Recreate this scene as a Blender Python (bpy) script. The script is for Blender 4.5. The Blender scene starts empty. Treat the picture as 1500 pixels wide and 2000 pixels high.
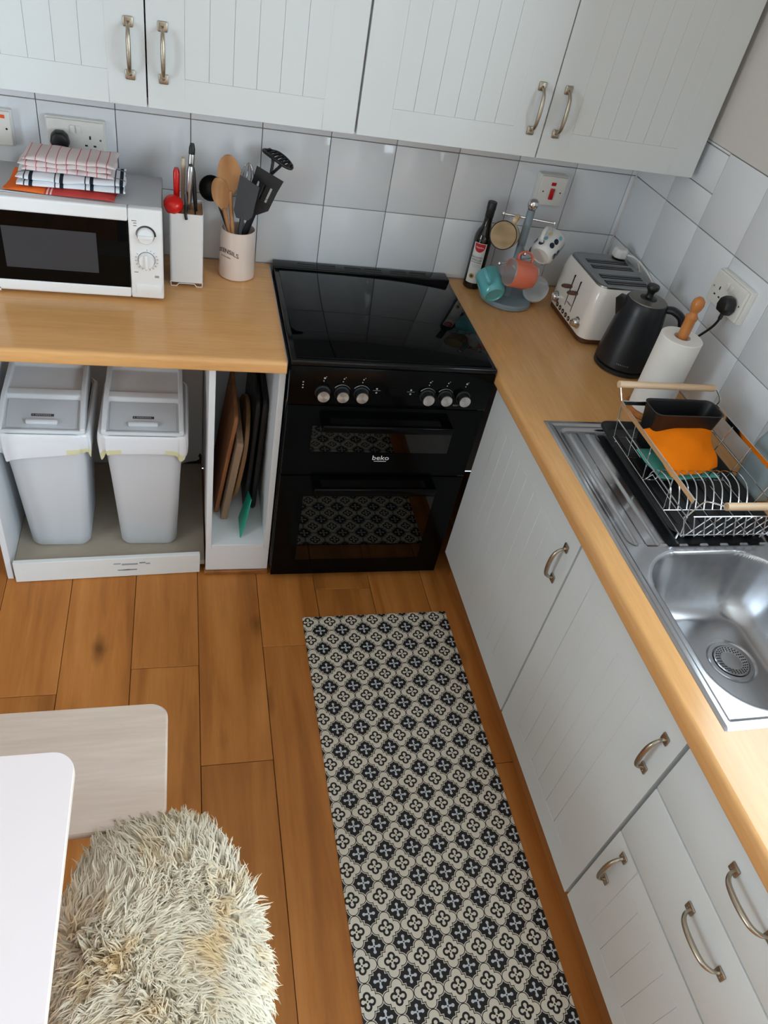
import bpy, bmesh, math, random
import numpy as np
from mathutils import Vector, Matrix
random.seed(7); rng = np.random.default_rng(7)
C = bpy.context.scene.collection
PI = math.pi

# ------------------------------------------------------------------ camera
cam = bpy.data.objects.new('camera', bpy.data.cameras.new('camera')); C.objects.link(cam)
_yaw, _pitch, _roll = 0.3466, 0.7139, 0.2281
_f = Vector((math.sin(_yaw)*math.cos(_pitch), math.cos(_yaw)*math.cos(_pitch), -math.sin(_pitch)))
_r = Vector((math.cos(_yaw), -math.sin(_yaw), 0)); _u = _r.cross(_f)
_R = math.cos(_roll)*_r + math.sin(_roll)*_u; _U = -math.sin(_roll)*_r + math.cos(_roll)*_u
m4 = Matrix((_R, _U, -_f)).transposed().to_4x4(); m4.translation = (-1.4343, -2.3245, 1.9022)
cam.matrix_world = m4
cam.data.sensor_fit = 'VERTICAL'; cam.data.sensor_height = 36; cam.data.lens = 1451.36/2000*36
cam.data.clip_start = 0.02
bpy.context.scene.camera = cam

# ------------------------------------------------------------------ world, daylight, exposure
W = bpy.data.worlds.new('sky'); bpy.context.scene.world = W; W.use_nodes = True
W.node_tree.nodes['Background'].inputs[0].default_value = (0.72, 0.85, 1.0, 1)
W.node_tree.nodes['Background'].inputs[1].default_value = 1.2
def area(name, loc, rot, sx, sy, watts, col):
    l = bpy.data.lights.new(name, 'AREA'); l.shape = 'RECTANGLE'; l.size = sx; l.size_y = sy
    l.energy = watts; l.color = col
    o = bpy.data.objects.new(name, l); C.objects.link(o); o.location = loc; o.rotation_euler = rot
    return o
# daylight entering by the window over the sink, the glazed door further along that wall and a window opposite
area('daylight_sink_window', (0.10, -2.05, 1.61), (0, PI/2, 0), 0.84, 1.56, 26, (0.82, 0.92, 1.0))
area('daylight_glazed_door', (0.10, -3.65, 1.02), (0, PI/2, 0), 1.90, 0.86, 100, (0.68, 0.85, 1.0))
area('daylight_left_window', (-4.10, -2.60, 1.30), (0, -PI/2, 0), 1.50, 0.90, 32, (0.86, 0.94, 1.0))
vs = bpy.context.scene.view_settings
vs.view_transform = 'Standard'; vs.look = 'None'; vs.gamma = 1.0; vs.use_curve_mapping = False
vs.exposure = 0.34
bpy.context.scene.cycles.max_bounces = 14; bpy.context.scene.cycles.diffuse_bounces = 6; bpy.context.scene.cycles.caustics_reflective = False; bpy.context.scene.cycles.caustics_refractive = False; bpy.context.scene.cycles.transparent_max_bounces = 12

# ------------------------------------------------------------------ materials
def S(r, g, b):
    f = lambda c: (c/255)/12.92 if c/255 <= .04045 else ((c/255+.055)/1.055)**2.4
    return (f(r), f(g), f(b))
def newmat(name):
    m = bpy.data.materials.new(name); m.use_nodes = True
    nt = m.node_tree; return m, nt, nt.nodes['Principled BSDF']
def mat(name, rgb, rough=.5, metal=0., var=.05, scale=9., bump=0., bscale=60., spec=.5, stretch=(1, 1, 1), coat=0., rvar=0., ior=None, rand=0.):
    m, nt, b = newmat(name); N = nt.nodes; L = nt.links
    tc = N.new('ShaderNodeTexCoord'); mp = N.new('ShaderNodeMapping'); mp.inputs['Scale'].default_value = stretch
    L.new(tc.outputs['Object'], mp.inputs[0])
    nz = N.new('ShaderNodeTexNoise'); nz.inputs['Scale'].default_value = scale; nz.inputs['Detail'].default_value = 4
    L.new(mp.outputs[0], nz.inputs['Vector'])
    mx = N.new('ShaderNodeMix'); mx.data_type = 'RGBA'
    mx.inputs[6].default_value = (*[max(0, c*(1-var)) for c in rgb], 1); mx.inputs[7].default_value = (*[min(1, c*(1+var)) for c in rgb], 1)
    L.new(nz.outputs[0], mx.inputs[0]); out = mx.outputs[2]
    if rand:
        oi = N.new('ShaderNodeObjectInfo'); hs = N.new('ShaderNodeHueSaturation')
        mr = N.new('ShaderNodeMapRange'); mr.inputs[3].default_value = 1-rand; mr.inputs[4].default_value = 1+rand
        L.new(oi.outputs['Random'], mr.inputs[0]); L.new(mr.outputs[0], hs.inputs['Value']); L.new(out, hs.inputs['Color']); out = hs.outputs[0]
    L.new(out, b.inputs['Base Color'])
    b.inputs['Roughness'].default_value = rough; b.inputs['Metallic'].default_value = metal
    b.inputs['Specular IOR Level'].default_value = spec
    if ior: b.inputs['IOR'].default_value = ior
    if coat: b.inputs['Coat Weight'].default_value = coat; b.inputs['Coat Roughness'].default_value = .05
    if rvar:
        mr = N.new('ShaderNodeMapRange'); mr.inputs[3].default_value = rough-rvar; mr.inputs[4].default_value = rough+rvar
        L.new(nz.outputs[0], mr.inputs[0]); L.new(mr.outputs[0], b.inputs['Roughness'])
    if bump:
        n2 = N.new('ShaderNodeTexNoise'); n2.inputs['Scale'].default_value = bscale; n2.inputs['Detail'].default_value = 3
        L.new(mp.outputs[0], n2.inputs['Vector'])
        bp = N.new('ShaderNodeBump'); bp.inputs['Strength'].default_value = bump; bp.inputs['Distance'].default_value = .002
        L.new(n2.outputs[0], bp.inputs['Height']); L.new(bp.outputs[0], b.inputs['Normal'])
    return m
def woodmat(name, c0, c1, c2, axis=1, rough=.4, scale=14., knots=True, rand=.1, spec=.4):
    """grain stretched along one object axis, random offset and value per object, sparse knots"""
    m, nt, b = newmat(name); N = nt.nodes; L = nt.links
    tc = N.new('ShaderNodeTexCoord'); oi = N.new('ShaderNodeObjectInfo')
    vm = N.new('ShaderNodeVectorMath'); vm.operation = 'MULTIPLY_ADD'
    vm.inputs[1].default_value = (37, 23, 11); L.new(oi.outputs['Random'], vm.inputs[0]); L.new(tc.outputs['Object'], vm.inputs[2])
    mp = N.new('ShaderNodeMapping'); sc = [1, 1, 1]; sc[axis] = .09; mp.inputs['Scale'].default_value = sc
    L.new(vm.outputs[0], mp.inputs[0])
    nz = N.new('ShaderNodeTexNoise'); nz.inputs['Scale'].default_value = scale; nz.inputs['Detail'].default_value = 6; nz.inputs['Distortion'].default_value = .6
    L.new(mp.outputs[0], nz.inputs['Vector'])
    cr = N.new('ShaderNodeValToRGB'); e = cr.color_ramp.elements
    e[0].position = .3; e[0].color = (*c0, 1); e[1].position = .72; e[1].color = (*c2, 1)
    k = e.new(.5); k.color = (*c1, 1)
    L.new(nz.outputs[0], cr.inputs[0]); out = cr.outputs[0]
    fine = N.new('ShaderNodeTexNoise'); fine.inputs['Scale'].default_value = scale*9; fine.inputs['Detail'].default_value = 2
    L.new(mp.outputs[0], fine.inputs['Vector'])
    mxf = N.new('ShaderNodeMix'); mxf.data_type = 'RGBA'; mxf.blend_type = 'MULTIPLY'; mxf.inputs[0].default_value = .22
    L.new(out, mxf.inputs[6]); L.new(fine.outputs[0], mxf.inputs[7]); out = mxf.outputs[2]
    if knots:
        mp2 = N.new('ShaderNodeMapping'); s2 = [5.2, 5.2, 5.2]; s2[axis] = 2.1; mp2.inputs['Scale'].default_value = s2; L.new(vm.outputs[0], mp2.inputs[0])
        nn = N.new('ShaderNodeTexNoise'); nn.inputs['Scale'].default_value = 9; L.new(tc.outputs['Object'], nn.inputs['Vector'])
        ad = N.new('ShaderNodeVectorMath'); ad.operation = 'MULTIPLY_ADD'; ad.inputs[1].default_value = (.12, .12, .12)
        L.new(nn.outputs['Color'], ad.inputs[0]); L.new(mp2.outputs[0], ad.inputs[2])
        vo = N.new('ShaderNodeTexVoronoi'); vo.inputs['Scale'].default_value = 1.0; L.new(ad.outputs[0], vo.inputs['Vector'])
        mr = N.new('ShaderNodeMapRange'); mr.inputs[1].default_value = .03; mr.inputs[2].default_value = .15; mr.inputs[3].default_value = .8; mr.inputs[4].default_value = 0
        L.new(vo.outputs['Distance'], mr.inputs[0])
        mx = N.new('ShaderNodeMix'); mx.data_type = 'RGBA'; mx.inputs[7].default_value = (*[c*.28 for c in c0], 1)
        L.new(mr.outputs[0], mx.inputs[0]); L.new(out, mx.inputs[6]); out = mx.outputs[2]
    hs = N.new('ShaderNodeHueSaturation'); mr2 = N.new('ShaderNodeMapRange'); mr2.inputs[3].default_value = 1-rand; mr2.inputs[4].default_value = 1+rand
    L.new(oi.outputs['Random'], mr2.inputs[0]); L.new(mr2.outputs[0], hs.inputs['Value']); L.new(out, hs.inputs['Color'])
    L.new(hs.outputs[0], b.inputs['Base Color'])
    b.inputs['Roughness'].default_value = rough; b.inputs['Specular IOR Level'].default_value = spec
    bp = N.new('ShaderNodeBump'); bp.inputs['Strength'].default_value = .06; bp.inputs['Distance'].default_value = .001
    L.new(fine.outputs[0], bp.inputs['Height']); L.new(bp.outputs[0], b.inputs['Normal'])
    return m
class E_:
    """tiny expression wrapper over Math nodes"""
    def __init__(s, nt, v): s.nt, s.v = nt, v
    def _op(s, op, *o):
        n = s.nt.nodes.new('ShaderNodeMath'); n.operation = op
        for i, a in enumerate((s,)+o):
            a = a.v if isinstance(a, E_) else a
            if isinstance(a, (int, float)): n.inputs[i].default_value = a
            else: s.nt.links.new(a, n.inputs[i])
        return E_(s.nt, n.outputs[0])
    def __add__(s, o): return s._op('ADD', o)
    def __sub__(s, o): return s._op('SUBTRACT', o)
    def __mul__(s, o): return s._op('MULTIPLY', o)
    def lt(s, o): return s._op('LESS_THAN', o)
    def gt(s, o): return s._op('GREATER_THAN', o)
    def mn(s, o): return s._op('MINIMUM', o)
    def mx(s, o): return s._op('MAXIMUM', o)
    def ab(s): return s._op('ABSOLUTE')
    def fr(s): return s._op('FRACT')
    def ln(s, o): return (s*s + o*o)._op('SQRT')
def objcoords(nt):
    tc = nt.nodes.new('ShaderNodeTexCoord'); sp = nt.nodes.new('ShaderNodeSeparateXYZ'); nt.links.new(tc.outputs['Object'], sp.inputs[0])
    return [E_(nt, sp.outputs[i]) for i in range(3)]
def mixc(nt, fac, a, b):
    mx = nt.nodes.new('ShaderNodeMix'); mx.data_type = 'RGBA'; nt.links.new(fac.v, mx.inputs[0])
    for i, c in ((6, a), (7, b)):
        if isinstance(c, tuple): mx.inputs[i].default_value = (*c, 1)
        else: nt.links.new(c, mx.inputs[i])
    return mx.outputs[2]
def matprint():
    m, nt, b = newmat('printed_vinyl_mat'); a = .0722
    x, y, z = objcoords(nt)
    def cell(v, ofs): return (v*(1/a) + ofs).fr() - .5
    ux, uy = cell(x, .27), cell(y, .82)
    def flower(ax, ay, r, d):
        hi, lo = ax.mx(ay), ax.mn(ay)
        lobe = (hi-d).ln(lo) - r
        stem = (lo - r*.55).mx(hi - d)
        return lobe.mn(stem)
    ax, ay = ux.ab(), uy.ab(); hi, lo = ax.mx(ay), ax.mn(ay)
    lobe = (hi-.312).ln(lo) - .165
    sq = hi - .272
    d = lobe.mn(sq)                       # barbed quatrefoil, negative inside
    qx, qy = ax*-1 + .5, ay*-1 + .5       # from the corner motif's centre
    f1 = flower(ax, ay, .060, .140); f2 = flower(qx, qy, .052, .165)
    light, dark, pale = S(216, 208, 192), S(17, 15, 15), S(196, 200, 206)
    col = mixc(nt, d.lt(.0), dark, light)
    col = mixc(nt, d.gt(.026)*d.lt(.050), col, light)
    col = mixc(nt, f2.lt(.0), col, pale)
    col = mixc(nt, f1.lt(.068)*f1.gt(0.), col, dark)
    col = mixc(nt, (ax+ay).lt(.035), col, dark); col = mixc(nt, (qx+qy).lt(.03), col, dark)
    nt.links.new(col, b.inputs['Base Color']); b.inputs['Roughness'].default_value = .55
    return m
def stripes(name, base, bands, axis=0, rough=.9, cross=()):
    """cloth: bands = [(period, offset, width, colour)] along one object axis"""
    m, nt, b = newmat(name); co = objcoords(nt); col = base
    for ax_, bl in ((axis, bands),) + ((1-axis, cross),):
        for (per, off, w, c) in bl:
            t = (co[ax_]*(1/per) + off).fr()
            col = mixc(nt, t.lt(w/per), col, c)
    if isinstance(col, tuple): b.inputs['Base Color'].default_value = (*col, 1)
    else: nt.links.new(col, b.inputs['Base Color'])
    b.inputs['Roughness'].default_value = rough; b.inputs['Specular IOR Level'].default_value = .1
    nz = nt.nodes.new('ShaderNodeTexNoise'); nz.inputs['Scale'].default_value = 400; bp = nt.nodes.new('ShaderNodeBump'); bp.inputs['Strength'].default_value = .3; bp.inputs['Distance'].default_value = .001
    nt.links.new(nz.outputs[0], bp.inputs['Height']); nt.links.new(bp.outputs[0], b.inputs['Normal'])
    return m
def panemat(name, tint, gloss, ior_mix=.9):
    m = bpy.data.materials.new(name); m.use_nodes = True; nt = m.node_tree; nt.nodes.clear()
    o = nt.nodes.new('ShaderNodeOutputMaterial'); mx = nt.nodes.new('ShaderNodeMixShader'); fr = nt.nodes.new('ShaderNodeFresnel'); fr.inputs[0].default_value = gloss
    t = nt.nodes.new('ShaderNodeBsdfTransparent'); t.inputs[0].default_value = (*tint, 1)
    g = nt.nodes.new('ShaderNodeBsdfGlossy'); g.inputs['Roughness'].default_value = .01
    nt.links.new(fr.outputs[0], mx.inputs[0]); nt.links.new(t.outputs[0], mx.inputs[1]); nt.links.new(g.outputs[0], mx.inputs[2]); nt.links.new(mx.outputs[0], o.inputs[0])
    return m

M = dict(
 door=mat('white_foil_door', S(214, 219, 220), .38, var=.015, scale=3),
 carcass=mat('white_melamine', S(222, 224, 226), .45, var=.02, scale=4),
 tile=mat('glazed_tile', S(226, 230, 235), .09, var=.02, scale=5, bump=.05, bscale=7, rand=.02),
 grout=mat('grout', S(146, 138, 126), .9, var=.3, scale=14),
 plaster=mat('painted_plaster', S(214, 210, 206), .75, var=.02, scale=3, bump=.1, bscale=90),
 wallpaint=mat('beige_wall_paint', S(176, 164, 150), .8, var=.03, scale=3, bump=.1, bscale=90),
 ceiling=mat('ceiling_paint', S(235, 234, 230), .9, var=.01),
 worktop=woodmat('beech_laminate', S(223, 166, 105), S(228, 172, 111), S(233, 178, 118), 0, .2, 16, False, .0, .5),
 worktop_y=woodmat('beech_laminate_long', S(223, 166, 105), S(228, 172, 111), S(233, 178, 118), 1, .2, 16, False, .0, .5),
 floor=woodmat('oak_plank', S(158, 96, 42), S(184, 116, 54), S(200, 132, 68), 1, .42, 15, True, .13, .3),
 gap=mat('plank_gap', S(50, 30, 16), .9),
 plinth=woodmat('oak_plinth', S(120, 74, 36), S(150, 96, 50), S(170, 112, 62), 1, .45, 12, False, .05),
 strip=mat('aluminium_strip', S(190, 190, 192), .35, 1.),
 chrome=mat('chrome', S(225, 225, 228), .12, 1., var=.02),
 nickel=mat('brushed_nickel', S(176, 166, 150), .28, 1., var=.08, scale=30),
 steel=mat('brushed_steel', S(190, 192, 196), .24, 1., var=.05, scale=40, stretch=(1, .05, 1), rvar=.05),
 steel_dark=mat('hole_black', S(16, 16, 17), .6),
 black_gloss=mat('black_enamel', S(4, 5, 6), .14, var=.2, spec=.13),
 black_glass=mat('black_glass', S(3, 5, 6), .03, var=.1, spec=.15),
 hob_black=mat('hob_black', S(12, 15, 17), .1, var=.1, spec=.3),
 black_plastic=mat('black_plastic', S(20, 21, 23), .42, var=.15),
 black_matte=mat('black_matte', S(24, 26, 29), .5, var=.15, bump=.05, bscale=300),
 dark=mat('oven_cavity', S(18, 17, 16), .7, var=.2),
 white_plastic=mat('white_plastic', S(236, 238, 240), .3, var=.01),
 socket=mat('socket_plastic', S(228, 227, 222), .28, var=.01),
 grey_metal=mat('grey_painted_steel', S(172, 174, 178), .4, var=.02),
 red=mat('red_plastic', S(214, 26, 22), .25, var=.06),
 redswitch=mat('red_switch', S(190, 16, 20), .3, var=.05),
 orange_dot=mat('orange_neon', S(236, 92, 40), .3, var=.05),
 cream_handle=mat('cream_plastic', S(216, 202, 176), .45, var=.05),
 cream=mat('cream_stoneware', S(226, 210, 200), .16, var=.02, coat=.4),
 print_=mat('dark_print', S(58, 52, 54), .6),
 greyprint=mat('grey_print', S(150, 152, 156), .6),
 whiteprint=mat('white_print', S(220, 222, 224), .5),
 woodspoon=woodmat('beech_spoon', S(176, 122, 76), S(196, 144, 96), S(210, 162, 116), 2, .55, 22, False, .06),
 darkgrey=mat('grey_nylon', S(62, 66, 72), .5, var=.05),
 blacknylon=mat('black_nylon', S(22, 25, 28), .45, var=.1),
 bottle=mat('dark_bottle_glass', S(14, 14, 11), .06, var=.2, spec=.6),
 label=mat('paper_label', S(214, 214, 210), .6, var=.02),
 labelred=mat('label_red', S(190, 22, 32), .5, var=.05),
 labelgold=mat('label_gold', S(170, 140, 40), .45, var=.1),
 bluegrey=mat('blue_grey_paint', S(128, 144, 154), .45, var=.04),
 mug_cream=mat('mug_cream', S(222, 196, 154), .2, var=.03, coat=.3),
 mug_white=mat('mug_white', S(228, 228, 226), .15, var=.02, coat=.3),
 mug_pale=mat('mug_pale', S(204, 212, 216), .15, var=.02, coat=.3),
 mug_coral=mat('mug_coral', S(222, 118, 92), .16, var=.04, coat=.3),
 mug_teal=mat('mug_teal', S(94, 174, 180), .18, var=.05, coat=.3),
 dot_navy=mat('dot_navy', S(34, 44, 62), .2), dot_blue=mat('dot_blue', S(132, 194, 208), .2), dot_yel=mat('dot_yellow', S(206, 206, 160), .2),
 mugrim=mat('dark_rim', S(36, 34, 34), .3),
 toaster=mat('cream_enamel', S(230, 226, 220), .22, var=.01, coat=.3),
 toaster_brown=mat('brown_trim', S(84, 46, 28), .4, var=.1),
 toaster_top=mat('toaster_steel', S(158, 160, 160), .3, 1., var=.05, scale=30, stretch=(.1, 1, 1)),
 kettle=mat('kettle_black', S(18, 24, 30), .36, var=.1),
 kettlelid=mat('kettle_lid_grey', S(120, 118, 112), .35, .6),
 paper=mat('kitchen_paper', S(236, 234, 230), .95, var=.015, bump=.25, bscale=160, spec=.1),
 finial=woodmat('varnished_pine', S(170, 96, 44), S(196, 122, 62), S(212, 142, 80), 2, .3, 26, False, .02),
 handlewood=woodmat('pale_beech', S(206, 172, 134), S(222, 190, 154), S(234, 206, 174), 0, .5, 22, False, .02),
 orange=mat('orange_microfibre', S(255, 132, 22), .95, var=.05, scale=30, bump=.4, bscale=500, spec=.05),
 tealcloth=mat('teal_cloth', S(92, 176, 160), .95, var=.06, scale=30, bump=.4, bscale=500, spec=.05),
 bluebottle=mat('grey_blue_plastic', S(150, 166, 172), .35, var=.04),
 bin=mat('grey_bin_plastic', S(208, 211, 215), .38, var=.015, bump=.08, bscale=500),
 flap=mat('grey_flap_plastic', S(182, 186, 191), .42, var=.015),
 bag=mat('bin_liner', S(228, 230, 234), .2, var=.03, scale=20, bump=.9, bscale=26, stretch=(.5, 1, 1)),
 bagyellow=mat('bin_liner_yellow', S(220, 218, 176), .3, var=.05),
 chip=mat('chipboard_base', S(168, 156, 140), .7, var=.12, scale=12),
 scuffed=mat('scuffed_white_board', S(222, 224, 222), .5, var=.06, scale=10, stretch=(.3, 1, 3)),
 board1=woodmat('board_orange', S(150, 92, 54), S(170, 108, 66), S(186, 124, 80), 2, .5, 16, False, .02),
 board2=woodmat('board_grey', S(150, 122, 98), S(168, 138, 112), S(184, 156, 130), 2, .6, 20, False, .02),
 board3=woodmat('board_brown', S(134, 98, 64), S(154, 116, 78), S(170, 132, 92), 2, .55, 18, False, .02),
 green=mat('green_plastic', S(20, 158, 130), .4, var=.05),
 bench=woodmat('white_washed_beech', S(212, 190, 174), S(216, 195, 180), S(220, 200, 186), 0, .5, 12, False, .0),
 table=mat('white_table', S(238, 226, 226), .35, var=.01),
 tableedge=mat('table_edge', S(236, 222, 208), .4, var=.02),
 whitecord=mat('white_cord', S(226, 224, 220), .4),
 hide=mat('sheepskin_hide', S(252, 238, 214), .95, var=.1, spec=.05),
 pane=panemat('window_pane', (.96, .98, .98), 1.12), oven_pane=panemat('oven_pane', (.16, .18, .17), 1.7),
)
def furmat():
    m, nt, b = newmat('cream_fleece'); N = nt.nodes; L = nt.links
    tc = N.new('ShaderNodeTexCoord'); nz = N.new('ShaderNodeTexNoise'); nz.inputs['Scale'].default_value = 13; nz.inputs['Detail'].default_value = 5
    L.new(tc.outputs['Object'], nz.inputs['Vector'])
    cr = N.new('ShaderNodeValToRGB'); e = cr.color_ramp.elements
    e[0].position = .30; e[0].color = (*S(255, 224, 174), 1); e[1].position = .50; e[1].color = (*S(255, 242, 217), 1)
    L.new(nz.outputs[0], cr.inputs[0]); L.new(cr.outputs[0], b.inputs['Base Color'])
    b.inputs['Roughness'].default_value = .8; b.inputs['Specular IOR Level'].default_value = .1
    tl = N.new('ShaderNodeBsdfTranslucent'); L.new(cr.outputs[0], tl.inputs[0]); ms = N.new('ShaderNodeMixShader'); ms.inputs[0].default_value = .2
    L.new(b.outputs[0], ms.inputs[1]); L.new(tl.outputs[0], ms.inputs[2]); L.new(ms.outputs[0], N['Material Output'].inputs[0])
    return m
def spunmat():
    m, nt, b = newmat('spun_aluminium'); tg = nt.nodes.new('ShaderNodeTangent'); tg.direction_type = 'RADIAL'; tg.axis = 'Y'
    b.inputs['Base Color'].default_value = (*S(214, 214, 216), 1); b.inputs['Metallic'].default_value = 1; b.inputs['Roughness'].default_value = .3; b.inputs['Anisotropic'].default_value = .85
    nt.links.new(tg.outputs[0], b.inputs['Tangent']); return m
M['knobcap'] = spunmat(); M['fleece'] = furmat(); M['mat'] = matprint()
M['towel_pink'] = stripes('towel_pink_stripe', S(226, 214, 214), [(.024, .1, .0022, S(212, 112, 122))])
M['towel_black'] = stripes('towel_black_stripe', S(232, 236, 242), [(.072, .34, .003, S(60, 66, 80)), (.072, .40, .009, S(40, 46, 58)), (.072, .57, .003, S(60, 66, 80))], cross=[(.07, .3, .007, S(120, 128, 140))])
M['towel_red'] = stripes('towel_red_orange', S(196, 74, 70), [(.6, .235, .108, S(238, 116, 54)), (.6, .047, .004, S(236, 200, 194)), (.6, .033, .004, S(236, 200, 194))])

# ------------------------------------------------------------------ mesh helpers
def new(): return bmesh.new()
def obj(name, bm, m, parent=None, loc=(0, 0, 0), smooth=True, ang=38):
    me = bpy.data.meshes.new(name)
    bmesh.ops.recalc_face_normals(bm, faces=bm.faces[:]); bm.to_mesh(me); bm.free()
    for k in (m if isinstance(m, (list, tuple)) else [m]): me.materials.append(M[k] if isinstance(k, str) else k)
    if smooth:
        me.shade_smooth(); me.set_sharp_from_angle(angle=math.radians(ang))
    o = bpy.data.objects.new(name, me); C.objects.link(o); o.location = loc
    if parent: o.parent = parent
    return o
def split(name, bm, m, parent=None, **k):
    """every loose piece of the bmesh becomes an object of its own"""
    seen = set(); out = []
    for v0 in list(bm.verts):
        if v0 in seen: continue
        st = [v0]; comp = []; seen.add(v0)
        while st:
            v = st.pop(); comp.append(v)
            for e in v.link_edges:
                w = e.other_vert(v)
                if w not in seen: seen.add(w); st.append(w)
        b2 = bmesh.new(); mp = {v: b2.verts.new(v.co) for v in comp}
        for f in {f for v in comp for f in v.link_faces}: b2.faces.new([mp[v] for v in f.verts])
        out.append(obj(name, b2, m, parent, **k))
    bm.free(); return out
def inst(src, name, parent, loc=(0, 0, 0), rot=None):
    o = bpy.data.objects.new(name, src.data if hasattr(src, 'data') else src); C.objects.link(o); o.location = loc
    if rot: o.rotation_euler = rot
    if parent: o.parent = parent
    return o
def tag(o, label, cat, group=None):
    o['label'] = label; o['category'] = cat
    if group: o['group'] = group
    return o
def thing(name, label, cat, loc=(0, 0, 0), rz=0, group=None):
    o = bpy.data.objects.new(name, None); C.objects.link(o); o.empty_display_size = .05
    o.location = loc; o.rotation_euler = (0, 0, rz)
    return tag(o, label, cat, group)
def struct(name, bm, m, **k):
    o = obj(name, bm, m, **k); o['kind'] = 'structure'; return o
def box(bm, x0, x1, y0, y1, z0, z1, bev=0., seg=2, mi=0, T=None):
    mtx = Matrix.Translation(((x0+x1)/2, (y0+y1)/2, (z0+z1)/2)) @ Matrix.Diagonal((abs(x1-x0), abs(y1-y0), abs(z1-z0), 1))
    n = set(bm.faces)
    r = bmesh.ops.create_cube(bm, size=1, matrix=mtx); vs_ = r['verts']
    if bev:
        es = list({e for v in vs_ for e in v.link_edges})
        bmesh.ops.bevel(bm, geom=es, offset=bev, segments=seg, affect='EDGES', profile=.5)
    fs = [f for f in bm.faces if f not in n]
    for f in fs: f.material_index = mi
    if T is not None: bmesh.ops.transform(bm, matrix=T, verts=list({v for f in fs for v in f.verts}))
    return fs
def loft(bm, rings, caps=True, closed=True, mi=0, loop=False):
    R_ = [[bm.verts.new(p) for p in r] for r in rings]; n = len(R_[0])
    pairs = list(zip(R_, R_[1:])) + ([(R_[-1], R_[0])] if loop else [])
    for a, b in pairs:
        for i in range(n if closed else n-1):
            j = (i+1) % n; f = bm.faces.new((a[i], a[j], b[j], b[i])); f.material_index = mi
    if caps and not loop:
        f = bm.faces.new(R_[0][::-1]); f.material_index = mi; f = bm.faces.new(R_[-1]); f.material_index = mi
    return R_
def lathe(bm, prof, seg=32, T=Matrix.Identity(4), mi=0, cap=(True, True)):
    rings = []; 
    for r, z in prof:
        if r < 1e-6: rings.append([bm.verts.new(T @ Vector((0, 0, z)))])
        else: rings.append([bm.verts.new(T @ Vector((r*math.cos(2*PI*i/seg), r*math.sin(2*PI*i/seg), z))) for i in range(seg)])
    for a, b in zip(rings, rings[1:]):
        for i in range(seg):
            j = (i+1) % seg
            if len(a) == 1 and len(b) == 1: continue
            if len(a) == 1: f = bm.faces.new((a[0], b[j], b[i]))
            elif len(b) == 1: f = bm.faces.new((a[i], a[j], b[0]))
            else: f = bm.faces.new((a[i], a[j], b[j], b[i]))
            f.material_index = mi
    if cap[0] and len(rings[0]) > 1: bm.faces.new(rings[0][::-1]).material_index = mi
    if cap[1] and len(rings[-1]) > 1: bm.faces.new(rings[-1]).material_index = mi
def tube(bm, pts, r, seg=8, closed=False, mi=0, flat=None):
    pts = [Vector(p) for p in pts]; n = len(pts); rs = r if isinstance(r, (list, tuple)) else [r]*n
    tans = []
    for i in range(n):
        a = pts[(i-1) % n] if (closed or i > 0) else pts[0]; b = pts[(i+1) % n] if (closed or i < n-1) else pts[-1]
        tans.append((b-a).normalized())
    up = Vector((0, 0, 1)) if abs(tans[0].z) < .9 else Vector((1, 0, 0))
    nrm = (up - tans[0]*up.dot(tans[0])).normalized(); rings = []
    for i in range(n):
        t = tans[i]; nrm = (nrm - t*nrm.dot(t))
        nrm = nrm.normalized() if nrm.length > 1e-6 else t.orthogonal().normalized()
        bn = t.cross(nrm); k = flat or 1.
        rings.append([pts[i] + (nrm*math.cos(2*PI*j/seg)*k + bn*math.sin(2*PI*j/seg))*rs[i] for j in range(seg)])
    loft(bm, rings, caps=not closed, mi=mi, loop=closed)
def rrect(w, d, r, seg=5, cx=0, cy=0):
    r = min(r, w/2-1e-4, d/2-1e-4); P = []
    for k, (sx, sy) in enumerate(((1, 1), (-1, 1), (-1, -1), (1, -1))):
        for i in range(seg+1):
            a = k*PI/2 + i*PI/2/seg
            P.append((cx + sx*(w/2-r) + r*math.cos(a), cy + sy*(d/2-r) + r*math.sin(a)))
    return P
def prism(bm, poly, z0, z1, bev=0., T=None, mi=0):
    """polygon extruded z0..z1 with a small chamfer on both ends"""
    n = len(poly); cx = sum(p[0] for p in poly)/n; cy = sum(p[1] for p in poly)/n
    def ring(z, k): return [Vector((cx+(x-cx)*(1-k/max(1e-6, math.hypot(x-cx, y-cy))), cy+(y-cy)*(1-k/max(1e-6, math.hypot(x-cx, y-cy))), z)) for x, y in poly]
    rings = [ring(z0, bev), ring(z0+bev, 0), ring(z1-bev, 0), ring(z1, bev)] if bev else [ring(z0, 0), ring(z1, 0)]
    if T is not None: rings = [[T @ v for v in r] for r in rings]
    loft(bm, rings, mi=mi)
def spline(pts, n=8):
    pts = [Vector(p) for p in pts]; out = []
    P = [pts[0]*2-pts[1]] + pts + [pts[-1]*2-pts[-2]]
    for i in range(1, len(P)-2):
        for k in range(n):
            t = k/n; a, b, c, d = P[i-1:i+3]
            out.append(.5*((2*b)+(c-a)*t+(2*a-5*b+4*c-d)*t*t+(3*b-3*c+d-a)*t**3))
    out.append(pts[-1]); return out
def frame_to(zdir, xhint=(0, 0, 1), loc=(0, 0, 0)):
    z = Vector(zdir).normalized(); x = Vector(xhint); x = (x - z*x.dot(z)).normalized(); y = z.cross(x)
    m = Matrix((x, y, z)).transposed().to_4x4(); m.translation = loc; return m
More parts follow.
